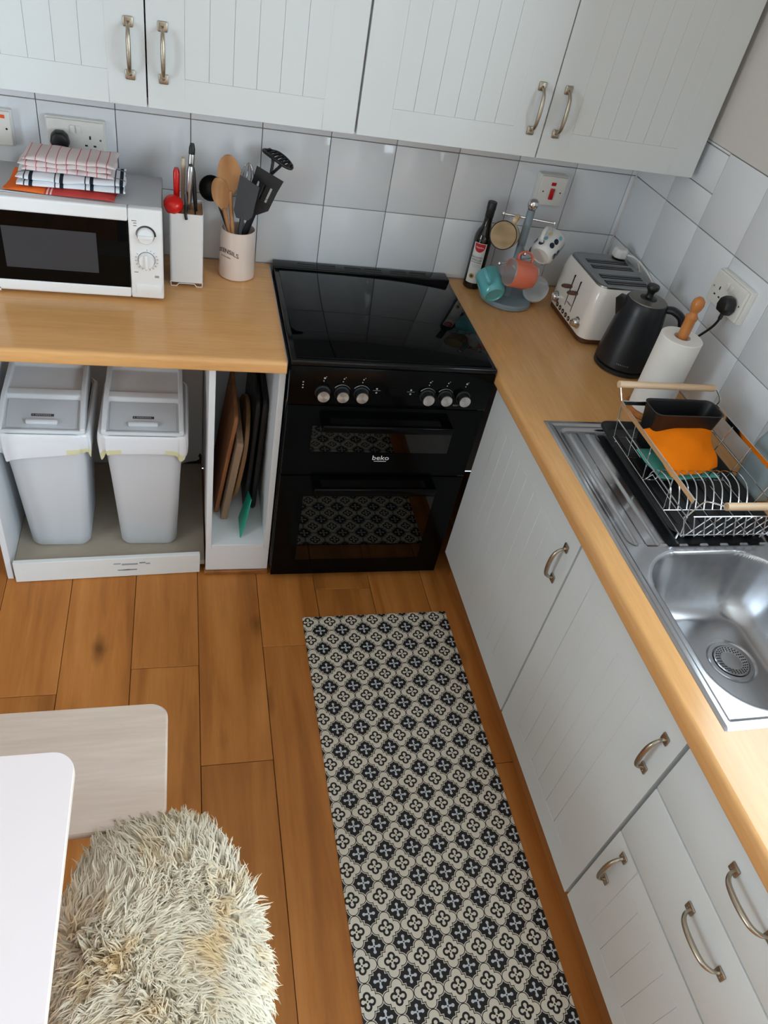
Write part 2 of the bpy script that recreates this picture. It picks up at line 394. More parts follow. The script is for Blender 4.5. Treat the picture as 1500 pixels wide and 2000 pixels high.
def text(s, size, parent, m, fn, name='lettering', ext=.0004, align='CENTER'):
    cu = bpy.data.curves.new('t', 'FONT'); cu.body = s; cu.size = size; cu.extrude = ext; cu.align_x = align; cu.align_y = 'CENTER'; cu.resolution_u = 3
    o = bpy.data.objects.new('t', cu); C.objects.link(o)
    me = bpy.data.meshes.new_from_object(o.evaluated_get(bpy.context.evaluated_depsgraph_get()))
    bpy.data.objects.remove(o); bpy.data.curves.remove(cu); me.name = name
    for v in me.vertices: v.co = Vector(fn(*v.co))
    me.materials.clear(); me.materials.append(M[m]); me.update()
    o = bpy.data.objects.new(name, me); C.objects.link(o); o.parent = parent; return o

def squiggle(parent, m, fn, n, w, hh):
    """small print too blurred to read: a row of short strokes"""
    bm = new(); r = random.Random(n)
    for i in range(n):
        x = (i/(n-1)-.5)*w; a = hh*(.35+.4*r.random()); k = w/n*.32; sl = (r.random()-.5)*k
        for (xa, xb, ya, yb) in ((x-k, x-k*.45, -a, a), (x-k, x+k, -a*.2, a*.15), (x+k*.5, x+k, -a, a*.7)):
            v = [bm.verts.new(fn(px, py, .0003)) for px, py in ((xa, ya), (xb, ya), (xb+sl, yb), (xa+sl, yb))]; bm.faces.new(v)
    o = obj('lettering', bm, m, parent, smooth=False); o['kind'] = 'stuff'; return o

# ================================================================== THE ROOM
X0, Y0, ZC = -4.0, -4.2, 2.4           # left wall, rear wall, ceiling height
bm = new(); box(bm, X0, .0, Y0, .0, -.05, -.004); floor = struct('floor', bm, 'gap', smooth=False)
pw = .195; bx = -1.79 - 11*pw; joints = {10: -1.01, 12: -.938, 13: -1.268, 14: -.882, 11: -1.62, 15: -1.9, 16: -1.1}
for c in range(19):
    xa = max(bx + c*pw, X0+.005); xb = min(xa + pw if c else bx+pw, -.02)
    if xb-xa < .02: continue
    j = joints.get(c, -.3 - 1.1*random.random()); ys = [-.005]; y = j
    while y + 1.25 < -.05: y += 1.25
    while y > Y0+.05: ys.append(y); y -= 1.25
    ys.append(Y0+.005)
    for ya, yb in zip(ys, ys[1:]):
        bm = new(); box(bm, -(xb-xa)/2+.0008, (xb-xa)/2-.0008, -(ya-yb)/2+.0008, (ya-yb)/2-.0008, -.006, 0, .0012, 1)
        obj('plank', bm, 'floor', floor, ((xa+xb)/2, (ya+yb)/2, 0))
def tile(parent, w, h, cache={}):
    k = (round(w, 4), round(h, 4))
    if k not in cache:
        bm = new(); box(bm, -w/2+.0011, w/2-.0011, 0, .0085, -h/2+.0011, h/2-.0011, .0016, 2)
        cache[k] = obj('tile', bm, 'tile', parent).data; return bpy.data.objects[-1] if False else C.objects[-1]
    o = inst(cache[k], 'tile', parent); return o
H0, H1, H2, H3 = .8575, 1.058, 1.258, 1.4585
bm = new(); box(bm, X0-.1, .1, .006, .12, 0, ZC); wall_back = struct('wall_back', bm, 'grout', smooth=False)
bm = new(); box(bm, X0, -.001, .001, .0065, H3, ZC); box(bm, X0, -.001, .001, .0065, 0, H0-.002); split('plaster_skim', bm, 'plaster', wall_back, smooth=False)
cx = [-.4188 + k*.2 for k in range(-9, 3)] + [-.0005]
for xa, xb in zip(cx, cx[1:]):
    for za, zb in ((H0, H1), (H1, H2), (H2, H3)):
        o = tile(wall_back, xb-xa, zb-za); o.location = ((xa+xb)/2, 0, (za+zb)/2)
bm = new(); box(bm, -.0045, -.0002, -.0045, -.0002, H0, H3); obj('corner_bead', bm, 'plaster', wall_back, smooth=False)
# right wall with the window opening over the sink
WY0, WY1, WZ0, WZ1 = -2.86, -1.24, 1.16, 2.06
bm = new()
GY0, GY1, GZ1 = -4.10, -3.20, 2.06
box(bm, .006, .12, WY1, .0, 0, ZC); box(bm, .006, .12, GY1, WY0, 0, ZC); box(bm, .006, .12, Y0-.1, GY0, 0, ZC); box(bm, .006, .12, GY0, GY1, GZ1, ZC); box(bm, .006, .12, WY0, WY1, 0, WZ0); box(bm, .006, .12, WY0, WY1, WZ1, ZC)
wall_right = struct('wall_right', bm, 'grout', smooth=False)
bm = new(); box(bm, .0005, .0065, WY1, -.001, H3+.0015, ZC); box(bm, .0005, .0065, GY1, WY0, H1, ZC); box(bm, .0005, .0065, GY0, GY1, GZ1, ZC); box(bm, .0005, .0065, WY0, WY1, WZ1, ZC); box(bm, .0005, .0065, GY1, -.001, 0, H0-.002)
box(bm, .0005, .0065, WY0, WY1, H1, WZ0)
split('plaster_skim', bm, 'plaster', wall_right, smooth=False)
cy = [-.0015] + [-.2076 - .2*k for k in range(0, 6)] + [WY1]
RZ = (0, 0, -PI/2)
for i, (ya, yb) in enumerate(zip(cy, cy[1:])):
    rows = [(H0, H1), (H1, H2), (H2, H3)]
    if i <= 1: rows = [(H0, H1), (H1, H2), (H2, 1.348), (1.348, 1.451), (1.451, H3+.001)]
    for za, zb in rows:
        o = tile(wall_right, ya-yb, zb-za); o.location = (0, (ya+yb)/2, (za+zb)/2); o.rotation_euler = RZ
yy = WY1
while yy > -2.7:
    o = tile(wall_right, .2, H1-H0); o.location = (0, yy-.1, (H0+H1)/2); o.rotation_euler = RZ; yy -= .2
LY0, LY1, LZ0, LZ1 = -3.08, -2.12, .52, 2.08
bm = new(); box(bm, X0-.12, X0, LY1, .12, 0, ZC); box(bm, X0-.12, X0, Y0-.1, LY0, 0, ZC); box(bm, X0-.12, X0, LY0, LY1, 0, LZ0); box(bm, X0-.12, X0, LY0, LY1, LZ1, ZC)
struct('wall_left', bm, 'wallpaint', smooth=False)
bm = new(); box(bm, X0-.12, .12, Y0-.12, Y0, 0, ZC); struct('wall_rear', bm, 'wallpaint', smooth=False)
bm = new(); box(bm, X0-.12, .12, Y0-.12, .12, ZC, ZC+.1); struct('ceiling', bm, 'ceiling', smooth=False)
bm = new()
for y in (WY0, (WY0+WY1)/2-.03, WY1-.06): box(bm, .03, .09, y, y+.06, WZ0, WZ1, .004)
for z in (WZ0, WZ1-.06): box(bm, .03, .09, WY0, WY1, z, z+.06, .004)
wf = struct('window_1', bm, 'white_plastic')
bm = new(); box(bm, .052, .056, WY0+.05, WY1-.05, WZ0+.05, WZ1-.05); obj('pane', bm, 'pane', wf, smooth=False)
bm = new(); box(bm, -.015, .03, WY0-.03, WY1+.03, WZ0-.022, WZ0-.001, .003); obj('window_sill', bm, 'white_plastic', wf)
bm = new()
for y in (GY0, GY1-.08): box(bm, .03, .09, y, y+.08, 0, GZ1, .004)
for z in (.0, GZ1-.08): box(bm, .03, .09, GY0, GY1, z, z+.08, .004)
dr = struct('door_1', bm, 'white_plastic')
bm = new(); box(bm, .052, .056, GY0+.06, GY1-.06, .06, GZ1-.06); obj('pane', bm, 'pane', dr, smooth=False)
bm = new()
for y in (LY0, LY1-.06): box(bm, X0-.09, X0-.03, y, y+.06, LZ0, LZ1, .004)
for z in (LZ0, LZ1-.06): box(bm, X0-.09, X0-.03, LY0, LY1, z, z+.06, .004)
w2 = struct('window_2', bm, 'white_plastic')
bm = new(); box(bm, X0-.062, X0-.058, LY0+.05, LY1-.05, LZ0+.05, LZ1-.05); obj('pane', bm, 'pane', w2, smooth=False)

# ================================================================== CABINETS
def handle_mesh(L=.105):
    """bow handle along local z, standing off toward -y"""
    bm = new()
    for s in (-1, 1):
        box(bm, -.0105, .0105, -.004, 0, s*L/2-.0105, s*L/2+.0105, .0022, 2)
        for dx in (-.004, .004): lathe(bm, [(.0016, 0), (.0012, .0012), (0, .0014)], 8, frame_to((0, -1, 0), (0, 0, 1), (dx if s > 0 else -dx, -.0035, s*L/2+s*.004)))
    P = spline([(0, -.003, -L/2+.002), (0, -.016, -L/2+.007), (0, -.026, -L/2+.022), (0, -.029, 0), (0, -.026, L/2-.022), (0, -.016, L/2-.007), (0, -.003, L/2-.002)], 5)
    n = len(P); R_ = [.0032 + .0022*math.sin(PI*i/(n-1))**1.5 + (.0012 if i in (0, n-1) else 0) for i in range(n)]
    tube(bm, P, R_, 10)
    me = obj('handle', bm, 'nickel'); d = me.data; bpy.data.objects.remove(me); return d
HANDLE = handle_mesh()
def door(parent, x0, z0, w, h, yfront, handle=None, planks=True, name='door', horiz=False, rail=.07, stile=.083, np_=6):
    """a routed front: frame, recessed field, planks and bow handle as children; front faces -y"""
    T = .018; bm = new()
    if planks:
        for (xa, xb, za, zb) in ((0, stile, 0, h), (w-stile, w, 0, h), (stile, w-stile, 0, rail), (stile, w-stile, h-rail, h)):
            box(bm, xa, xb, .0, T, za, zb)
        box(bm, stile-.001, w-stile+.001, .0035, T, rail-.001, h-rail+.001)
        bmesh.ops.remove_doubles(bm, verts=bm.verts[:], dist=1e-5)
    else: box(bm, 0, w, 0, T, 0, h, .003, 2)
    d = obj(name, bm, 'door', parent, (x0, yfront, z0), smooth=not planks)
    if planks:
        b = d.modifiers.new('b', 'BEVEL'); b.width = .0006; b.segments = 2; b.limit_method = 'ANGLE'
        fw = (w-2*stile)/np_; bm = new(); box(bm, .0002, fw-.0002, .0002, .0045, rail+.0002, h-rail-.0002, .0005, 1)
        p0 = obj('plank', bm, 'door', d, (stile, 0, 0))
        for k in range(1, np_): inst(p0, 'plank', d, (stile+k*fw, 0, 0))
    if handle:
        hx, hz = handle
        inst(HANDLE, 'handle', d, (hx, 0, hz), (0, PI/2, 0) if horiz else None)
    return d
def carcass(bm, w, y0, y1, z0, z1, t=.016, back=True, top=True):
    box(bm, 0, t, y0, y1, z0, z1, .0008, 1); box(bm, w-t, w, y0, y1, z0, z1, .0008, 1)
    box(bm, t, w-t, y0, y1, z0, z0+t, .0008, 1)
    if top: box(bm, t, w-t, y0, y1, z1-t, z1, .0008, 1)
    if back: box(bm, t, w-t, y1-.006, y1-.002, z0+t, z1-t)
# wall units (door plane y = -.32)
for (xl, w, lab, dl) in ((-2.022, 1.004, 'white wall cabinet with plank-grooved doors above the microwave', ((0.002, .499), (.5045, .4975))),
                         (-1.016, .998, 'white wall cabinet with plank-grooved doors above the mug tree, meeting the right wall', ((.002, .4955), (.501, .4905)))):
    t = thing('wall_cabinet', lab, 'cabinet', (xl, 0, 1.36), group='white wall cabinets')
    bm = new(); carcass(bm, w-.006, -.301, -.003, .001, .72); obj('body', bm, 'carcass', t)
    (xa, wa), (xb, wb) = dl
    door(t, xa, 0, wa, .716, -.32, (wa-.034, .1175))
    door(t, xb, 0, wb, .716, -.32, (.036, .1175))
# base run under the right wall: local x runs toward the viewer, fronts face -x
def right_unit(name, lab, y_left, w, xfront=.558, bot=.13):
    t = thing(name, lab, 'cabinet', (0, y_left, 0), -PI/2)
    bm = new(); carcass(bm, w-.002, -(xfront-.019), -.01, .12, .816, top=False); obj('body', bm, 'carcass', t)
    return t
t = right_unit('base_cabinet', 'white base cabinet with plank-grooved door beside the black cooker', -.604, .646)
door(t, .002, .128, .641, .684, -.558, (.600, .572), stile=.085, np_=8)
t = right_unit('base_cabinet', 'white base cabinet with plain door under the steel drainer and sink', -1.252, .506)
door(t, .003, .130, .500, .682, -.558, (.462, .572), stile=.085)
t = right_unit('drawer_cabinet', 'white cabinet with two drawers over a door, nearest the viewer', -1.762, .506)
door(t, .003, .142, .500, .335, -.560, (.045, .255), stile=.085, rail=.06)
door(t, .003, .4805, .500, .178, -.560, (.25, .115), planks=False, name='drawer', horiz=True)
door(t, .003, .662, .500, .150, -.560, (.25, .10), planks=False, name='drawer', horiz=True)
bm = new(); box(bm, -.512, -.495, -2.26, -.605, .001, .118, .001, 1); tag(obj('plinth', bm, 'plinth'), 'brown wooden plinth board under the right-hand base cabinets', 'plinth')

# left run: bin bay and open tray unit
t = thing('open_base_cabinet', 'doorless white base cabinet bay holding two grey bins', 'cabinet', (-1.982, 0, 0))
bm = new(); box(bm, 0, .018, -.565, -.02, .0, .817, .001, 1); obj('side_panel', bm, 'carcass', t)
bm = new(); box(bm, .019, .605, -.545, -.03, .027, .045, .001, 1); obj('base_panel', bm, 'chip', t)
bm = new(); box(bm, .019, .605, -.03, -.022, .046, .81); obj('back_panel', bm, 'carcass', t, smooth=False)
bm = new(); prism(bm, [(.53, .046), (.604, .046), (.604, .085), (.598, .098), (.592, .086), (.596, .07), (.585, .060), (.56, .055)], .0302, .0310, T=Matrix.Rotation(PI/2, 4, 'X')); obj('chipped_corner', bm, 'gap', t, smooth=False)
t = thing('kickboard', 'scuffed white loose kickboard lying in front of the grey bins', 'board', (-1.674, -.562, 0), .045)
bm = new(); box(bm, -.282, .282, -.008, .008, .002, .086, .0015, 1); obj('board', bm, 'scuffed', t)
bm = new()
for k in range(9):
    x = random.uniform(-.05, .2); z = random.choice((.03, .055, .06)); box(bm, x, x+random.uniform(.01, .05), -.0085, -.0079, z, z+random.uniform(.002, .007))
split('scuff_mark', bm, 'greyprint', t, smooth=False)
t = thing('tray_cabinet', 'narrow open white cabinet with chopping boards beside the cooker', 'cabinet', (-1.374, 0, 0))
bm = new(); carcass(bm, .206, -.565, -.02, .119, .817, .0175); obj('body', bm, 'carcass', t)
bm = new(); box(bm, .0, .206, -.563, -.547, .018, .1185, .001, 1); obj('kick_panel', bm, 'carcass', t)
bm = new(); box(bm, -.004, .208, -.572, -.548, .001, .0175, .002, 1); obj('floor_strip', bm, 'plinth', t)

# ================================================================== WORKTOPS
def post_profile(front, back, zt, th, r=.013):
    """cross-section (u, z): u grows toward the back"""
    P = [(back, zt), ]
    for i in range(7):
        a = PI/2 + i*PI/2/6; P.append((front+r + r*math.cos(a), zt-r + r*math.sin(a)))
    for i in range(5):
        a = PI + i*PI/2/4; P.append((front+.006 + .006*math.cos(a), zt-th+.006 + .006*math.sin(a)))
    P.append((back, zt-th)); return P
ZT = .856
bm = new(); prof = post_profile(-.572, -.503, ZT, .038)
loft(bm, [[Vector((u, y, z)) for u, z in prof] for y in (-.002, -2.62)])
box(bm, -.503, -.001, -.836, -.002, ZT-.038, ZT); box(bm, -.503, -.001, -2.62, -1.762, ZT-.038, ZT); box(bm, -.085, -.001, -1.762, -.836, ZT-.038, ZT)
bmesh.ops.remove_doubles(bm, verts=bm.verts[:], dist=1e-6)
tag(obj('worktop', bm, 'worktop_y', ang=50), 'long beech laminate worktop along the right wall with inset sink', 'worktop')
t = thing('worktop', 'beech laminate worktop with metal end strip under the microwave', 'worktop', (0, 0, 0))
bm = new(); prof = post_profile(-.600, -.002, ZT, .038)
loft(bm, [[Vector((x, u, z)) for u, z in prof] for x in (-2.5, -1.1735)]); obj('slab', bm, 'worktop', t, ang=50)
bm = new(); box(bm, -1.1735, -1.1715, -.598, -.002, ZT-.036, ZT+.0015); obj('end_strip', bm, 'strip', t, smooth=False)

# ================================================================== COOKER
CX0, CX1 = -1.164, -.5745; cw = CX1-CX0
t = thing('cooker', 'black freestanding double-oven cooker with glass hob between the worktops', 'cooker', ((CX0+CX1)/2, 0, 0)); h = cw/2
bm = new(); box(bm, -h, h, -.572, -.03, .03, .852, .003, 1); obj('body', bm, 'black_gloss', t)
bm = new(); box(bm, -h, h, -.608, -.012, .853, .8685, .004, 3); box(bm, -h, h, -.060, -.003, .8640, .8750, .004, 3); hob = obj('hob_frame', bm, 'hob_black', t)
bm = new(); box(bm, -h+.014, h-.014, -.594, -.06, .8686, .8722, .0015, 2); obj('hob_glass', bm, 'black_glass', t)
bm = new()
for g in (-.155, 0, .155):
    for s in (-.034, .034):
        for dy in (0, .015): box(bm, g+s-.028, g+s+.028, -.044+dy, -.036+dy, .8748, .8754)
split('vent', bm, 'steel_dark', t, smooth=False)
bm = new(); box(bm, -h, h, -.607, -.573, .728, .852, .004, 2); obj('control_panel', bm, 'black_gloss', t)
KX = [-1.07, -1.016, -.961, -.767, -.713, -.657]; kx = [x-(CX0+CX1)/2 for x in KX]
knob = None
for x in kx:
    if knob is None:
        bm = new(); lathe(bm, [(.0225, .0), (.0215, .004), (.0185, .005), (.0172, .022), (.0165, .0235)], 28, frame_to((0, -1, 0)))
        knob = obj('knob', bm, 'black_plastic', t, (x, -.607, .772)); kd = knob
        bm = new(); lathe(bm, [(.0172, .0225), (.0174, .0245), (.0165, .0262), (0, .0262)], 28, frame_to((0, -1, 0))); cap = obj('cap', bm, 'knobcap', knob)
    else:
        k2 = inst(kd, 'knob', t, (x, -.607, .772)); inst(cap, 'cap', k2)
bm = new()
def dot(bm, x, z, r, y=-.6076): lathe(bm, [(r, 0), (0, .0001)], 10, frame_to((0, -1, 0), (0, 0, 1), (x, y, z)), cap=(False, False))
for k, x in enumerate(kx):
    dot(bm, x, .8085, .0018); dot(bm, x+.002, .8175, .0032 if k in (0, 5) else .0022); dot(bm, x+.006, .822, .0013)
    P = [(x+.026*math.cos(a), -.6074, .772+.026*math.sin(a)) for a in np.linspace(.5, 2.5, 12)]
    if k not in (0, 5): tube(bm, P, [.0002+.0008*i/11 for i in range(12)], 5)
for z in (.803, .794, .785): dot(bm, -.257, z, .0022)
for x0 in (-.048, .052):
    box(bm, x0-.011, x0+.011, -.6078, -.6073, .7835, .7842); dot(bm, x0, .7895, .0028); dot(bm, x0, .7765, .0028)
box(bm, kx[5]-.024, kx[5]-.004, -.6078, -.6073, .7445, .7453); box(bm, kx[5]-.024, kx[5]-.009, -.6078, -.6073, .7415, .7422)
obj('panel_marking', bm, 'greyprint', t)['kind'] = 'stuff'
bm = new(); box(bm, -.018, .024, -.6078, -.6072, .768, .794); obj('clock_display', bm, 'black_glass', t, smooth=False)
def oven_door(z0, z1, wx0, wx1, wz0, wz1, hz, nm):
    bm = new()
    for (xa, xb, za, zb) in ((-h+.003, wx0, z0, z1), (wx1, h-.003, z0, z1), (wx0, wx1, z0, wz0), (wx0, wx1, wz1, z1)): box(bm, xa, xb, -.604, -.574, za, zb)
    bmesh.ops.remove_doubles(bm, verts=bm.verts[:], dist=1e-5)
    d = obj(nm, bm, 'black_gloss', t, smooth=False)
    bm = new(); box(bm, wx0, wx1, -.6030, -.6005, wz0, wz1); obj('window_pane', bm, 'oven_pane', d, smooth=False)
    bm = new(); box(bm, wx0, wx1, -.576, -.5735, wz0, wz1); obj('cavity', bm, 'dark', d, smooth=False)
    bm = new()
    for z in np.linspace(wz0+.1, wz1-.05, 2) if wz1-wz0 > .2 else []: tube(bm, [(wx0+.005, -.585, z), (wx1-.02, -.585, z)], .0014, 6)
    if len(bm.verts): obj('oven_shelf', bm, 'strip', d)
    else: bm.free()
    bm = new(); box(bm, -.192, .197, -.647, -.632, hz-.011, hz+.013, .005, 3)
    for x in (-.18, .185): box(bm, x-.012, x+.012, -.634, -.603, hz-.009, hz+.011, .003, 2)
    obj('handle', bm, 'black_gloss', d)
    return d
od = oven_door(.474, .724, -.215, .215, .560, .655, .672, 'top_oven_door')
oven_door(.032, .468, -.215, .215, .100, .385, .437, 'main_oven_door')
text('beko', .0235, od, 'whiteprint', lambda x, y, z: (x*1.15+.006, -.6045-z, y+.541))
bm = new(); box(bm, -.013, .025, -.6047, -.604, .5275, .5292); obj('logo_bar', bm, 'whiteprint', od, smooth=False)
bm = new()
for z in (.726, .471): box(bm, h-.022, h-.001, -.600, -.575, z-.0015, z+.0025)
split('hinge_trim', bm, 'strip', t, smooth=False)
bm = new()
for x in (-.26, .26):
    for y in (-.52, -.08): lathe(bm, [(.018, 0.0005), (.018, .006), (.01, .008), (.01, .031)], 14, Matrix.Translation((x, y, 0)))
split('foot', bm, 'black_plastic', t)

# ================================================================== BINS
def bin_(cx_, lab):
    t = thing('recycling_bin', lab, 'bin', (cx_, -.35, .0455), group='grey recycling bins under the worktop')
    def ring(w, d, z, r, cy=0): return [Vector((x, y, z)) for x, y in rrect(w, d, r, 5, 0, cy)]
    bm = new()
    loft(bm, [ring(.170, .225, .003, .03), ring(.178, .233, 0+.012, .03), ring(.206, .272, .30, .03), ring(.226, .292, .462, .03), ring(.236, .302, .464, .032), ring(.236, .302, .478, .032), ring(.226, .292, .478, .03), ring(.20, .26, .3, .028)], caps=False)
    loft(bm, [ring(.170, .225, .003, .03), ring(.16, .215, .0, .03)], caps=True)
    obj('body', bm, 'bin', t)
    # liner folded over the rim, crumpled lower edge
    bm = new(); rings = []; n = 0
    for k, (ex, z) in enumerate(((.0, .481), (.006, .4815), (.010, .476), (.012, .45), (.013, .425), (.010, .405))):
        pts = rrect(.238+ex, .304+ex, .034, 9); n = len(pts); rr = []
        for i, (x, y) in enumerate(pts):
            w = (math.sin(i*1.7)+math.sin(i*.9+1)*1.2+math.sin(i*3.1))*.0028*(k/5)**1.3; l = math.hypot(x, y)
            dz = (math.sin(i*.55+cx_*9)*.016 + math.sin(i*1.3)*.008)*(k/5)**2; w += .006*max(0, abs(x)/.12-.75)*math.sin(PI*k/5)*4
            rr.append(Vector((x*(1+w/l), y*(1+w/l), z+dz)))
        rings.append(rr)
    loft(bm, rings, caps=False)
    sm = obj('liner', bm, ['bag', 'bagyellow'], t); md = sm.modifiers.new('s', 'SUBSURF'); md.levels = 1; md.render_levels = 1
    for f in sm.data.polygons:
        if f.index >= 4*n and math.sin(f.center.x*34+cx_*5)+.4*math.sin(f.center.x*90) > .25: f.material_index = 1
    # lid : sloping frame with flap, ridge and recessed rear
    prof = [(-.150, .479), (-.150, .489), (-.143, .492), (-.134, .4865), (-.040, .522), (-.032, .5345), (-.008, .5385), (.000, .532), (.006, .524), (.105, .540), (.112, .553), (.135, .556), (.142, .55), (.143, .479)]
    bm = new(); wid = [.228, .232, .231, .226, .222, .221, .220, .219, .218, .215, .215, .213, .213, .218]
    loft(bm, [[Vector((s*w/2, y, z)) for (y, z), w in zip(prof, wid)] for s in (-1, 1)])
    # raised side cheeks
    for s in (-1, 1):
        pr = [(-.149, .482), (-.146, .498), (-.04, .538), (-.008, .543), (.13, .561), (.142, .553), (.143, .482)]
        xo = lambda i: (.1165 - .009*i/6)
        loft(bm, [[Vector((s*(xo(i)-.014*(1-q)+.0*q), y, z-.002*(1-q))) for i, (y, z) in enumerate(pr)] for q in (0, .4, 1)])
    lid = obj('lid', bm, 'bin', t, ang=60); b = lid.modifiers.new('b', 'BEVEL'); b.width = .003; b.segments = 2; b.limit_method = 'ANGLE'; b.angle_limit = .6
    a = math.atan2(.522-.4865, .094); T = Matrix.Translation((0, -.134, .4880)) @ Matrix.Rotation(a, 4, 'X')
    bm = new(); box(bm, -.094, .094, .002, .098, 0, .0022, .0008, 1, T=T); fl = obj('flap', bm, 'flap', lid)
    bm = new(); box(bm, -.042, .042, .010, .024, .002, .0135, .004, 2, T=T); obj('flap_handle', bm, 'bin', lid)
    bm = new(); box(bm, -.030, .030, .040, .0485, .0022, .0027, T=T); obj('flap_label', bm, 'print_', lid, smooth=False)
    bm = new()
    for k in range(9): box(bm, -.019+k*.0047, -.0160+k*.0047, .0425, .046, .0026, .0029, T=T)
    dot_t = T @ Matrix.Translation((-.025, .0443, .0027)); lathe(bm, [(.0018, 0), (0, .0002)], 8, dot_t)
    obj('label_print', bm, 'greyprint', lid, smooth=False)['kind'] = 'stuff'
bin_(-1.830, 'grey flap-lid bin nearest the cabinet side panel, cut by the left picture edge')
bin_(-1.556, 'grey flap-lid bin with yellowish liner, beside the tray cabinet')

# chopping boards and trays on edge in the narrow cabinet (shelf top z = .1365)
SZ = .1372
def standing(name, lab, cat, poly, th, xb, lean, m, yoff, bev=.002, roll=0):
    """poly in (y, z) from its own bottom; th thickness along x; lean tips the top toward +x"""
    t = tag(bpy.data.objects.new(name, None), lab, cat); bpy.data.objects.remove(t)
    bm = new(); T = Matrix.Rotation(PI/2, 4, 'Z') @ Matrix.Rotation(PI/2, 4, 'X')
    prism(bm, poly, -th/2, th/2, bev, T=T)
    zmin = min(v.co.z for v in bm.verts); bmesh.ops.translate(bm, vec=(0, 0, -zmin), verts=bm.verts[:])
    R2 = Matrix.Rotation(lean, 4, 'Y'); bmesh.ops.transform(bm, matrix=R2, verts=bm.verts[:])
    zmin = min(v.co.z for v in bm.verts); bmesh.ops.translate(bm, vec=(0, 0, -zmin), verts=bm.verts[:])
    return tag(obj(name, bm, m, None, (xb, yoff, SZ)), lab, cat)
standing('chopping_board', 'tall orange-brown wooden chopping board, leftmost in the tray cabinet', 'chopping board', rrect(.29, .405, .02, 4, 0, .2), .012, -1.338, .135, 'board1', -.272)
standing('chopping_board', 'thick greyish wooden chopping board between the orange-brown and round boards', 'chopping board', rrect(.27, .325, .01, 3, 0, .16), .021, -1.313, .13, 'board2', -.312)
standing('chopping_board', 'round-edged brown wooden chopping board in front of the black trays', 'chopping board', rrect(.30, .37, .148, 8, 0, .185), .014, -1.287, .13, 'board3', -.275)
def tray_poly(): return rrect(.33, .455, .03, 4, 0, .23)
standing('baking_tray', 'black baking tray standing left of the other black tray', 'tray', tray_poly(), .014, -1.239, .05, 'black_plastic', -.235, .005)
standing('baking_tray', 'black baking tray leaning nearest the cooker side of the tray cabinet', 'tray', rrect(.34, .46, .03, 4, 0, .23), .016, -1.214, .04, 'black_plastic', -.235, .006)
standing('cutting_mat', 'green plastic cutting mat poking out below the round board', 'cutting mat', [(-.07, 0), (.03, 0), (.045, .11), (-.02, .13), (-.065, .05)], .003, -1.262, .26, 'green', -.462, .0008)

# ================================================================== SOCKETS AND SWITCHES
def dbl_socket(t, w=.147, hh=.087):
    """local: plate in xz, front toward -y, back at y=0"""
    bm = new(); box(bm, -w/2-.003, w/2+.003, -.018, 0, -hh/2-.003, hh/2+.003, .003, 2); obj('back_box', bm, 'socket', t)
    bm = new(); box(bm, -w/2, w/2, -.027, -.0182, -hh/2, hh/2, .0035, 3); f = obj('face_plate', bm, 'socket', t)
    bm = new()
    for s in (-1, 1):
        cx_ = s*.036
        for (dx, dz, a, b) in ((0, .004, .0022, .0045), (-.011, -.017, .0036, .0022), (.011, -.017, .0036, .0022)): box(bm, cx_+dx-a, cx_+dx+a, -.0274, -.0269, dz-b, dz+b)
    split('socket_hole', bm, 'steel_dark', t, smooth=False)
    for s in (-1, 1):
        bm = new(); box(bm, s*.008-.006, s*.008+.006, -.031, -.0268, .012, .032, .0012, 2); obj('rocker_switch', bm, 'socket', t)
    bm = new()
    for s in (-1, 1): lathe(bm, [(.0028, 0), (.0026, .0006), (0, .0008)], 12, frame_to((0, -1, 0), (0, 0, 1), (s*.0625, -.0268, .0)))
    split('screw', bm, 'strip', t)
def plug(lab, loc, rz, m, tail):
    t = thing('plug', lab, 'plug', loc, rz)
    bm = new()
    loft(bm, [[Vector((x*k, -d, z*k*(1.0)+(0 if z > 0 else 0))) for x, z in ((-.017, -.022), (.017, -.022), (.025, -.006), (.021, .014), (.010, .024), (-.010, .024), (-.021, .014), (-.025, -.006))] for d, k in ((0, .95), (.004, 1.), (.018, 1.), (.027, .88), (.029, .7))])
    o = obj('plug_body', bm, m, t); b = o.modifiers.new('s', 'BEVEL'); b.width = .003; b.segments = 3
    bm = new(); P = spline(tail, 7); tube(bm, P, [.0055 if i < 6 else .0034 for i in range(len(P))], 8); obj('cord', bm, m, t)
t = thing('double_socket', 'white double socket on the tiles behind the microwave', 'socket', (-1.722, 0, 1.181)); dbl_socket(t)
plug('black plug in the socket behind the microwave towels', (-1.762, -.0315, 1.176), 0, 'black_plastic', [(0, -.012, -.02), (0, -.013, -.045), (.002, -.014, -.08), (.004, -.016, -.14), (.01, -.012, -.24)])
t = thing('fused_switch', 'white switched spur with orange neon at the left picture edge', 'switch', (-1.926, 0, 1.183))
bm = new(); box(bm, -.046, .046, -.018, 0, -.046, .046, .003, 2); obj('back_box', bm, 'socket', t)
bm = new(); box(bm, -.043, .043, -.027, -.0182, -.043, .043, .0035, 3); obj('face_plate', bm, 'socket', t)
bm = new(); box(bm, .012, .030, -.0285, -.0268, .026, .035, .0006, 1); obj('neon', bm, 'orange_dot', t)
bm = new(); box(bm, -.016, .002, -.032, -.0268, -.012, .012, .001, 1); obj('rocker_switch', bm, 'socket', t)
bm = new(); lathe(bm, [(.003, 0), (.0026, .0006), (0, .0008)], 12, frame_to((0, -1, 0), (0, 0, 1), (.031, -.0268, 0))); split('screw', bm, 'steel_dark', t)
t = thing('cooker_switch', 'white cooker isolator switch with red rocker above the mug tree', 'switch', (-.298, 0, 1.190))
bm = new(); box(bm, -.048, .048, -.03, 0, -.048, .048, .004, 2); obj('back_box', bm, 'socket', t)
bm = new(); box(bm, -.045, .045, -.038, -.0302, -.045, .045, .003, 3); obj('face_plate', bm, 'socket', t)
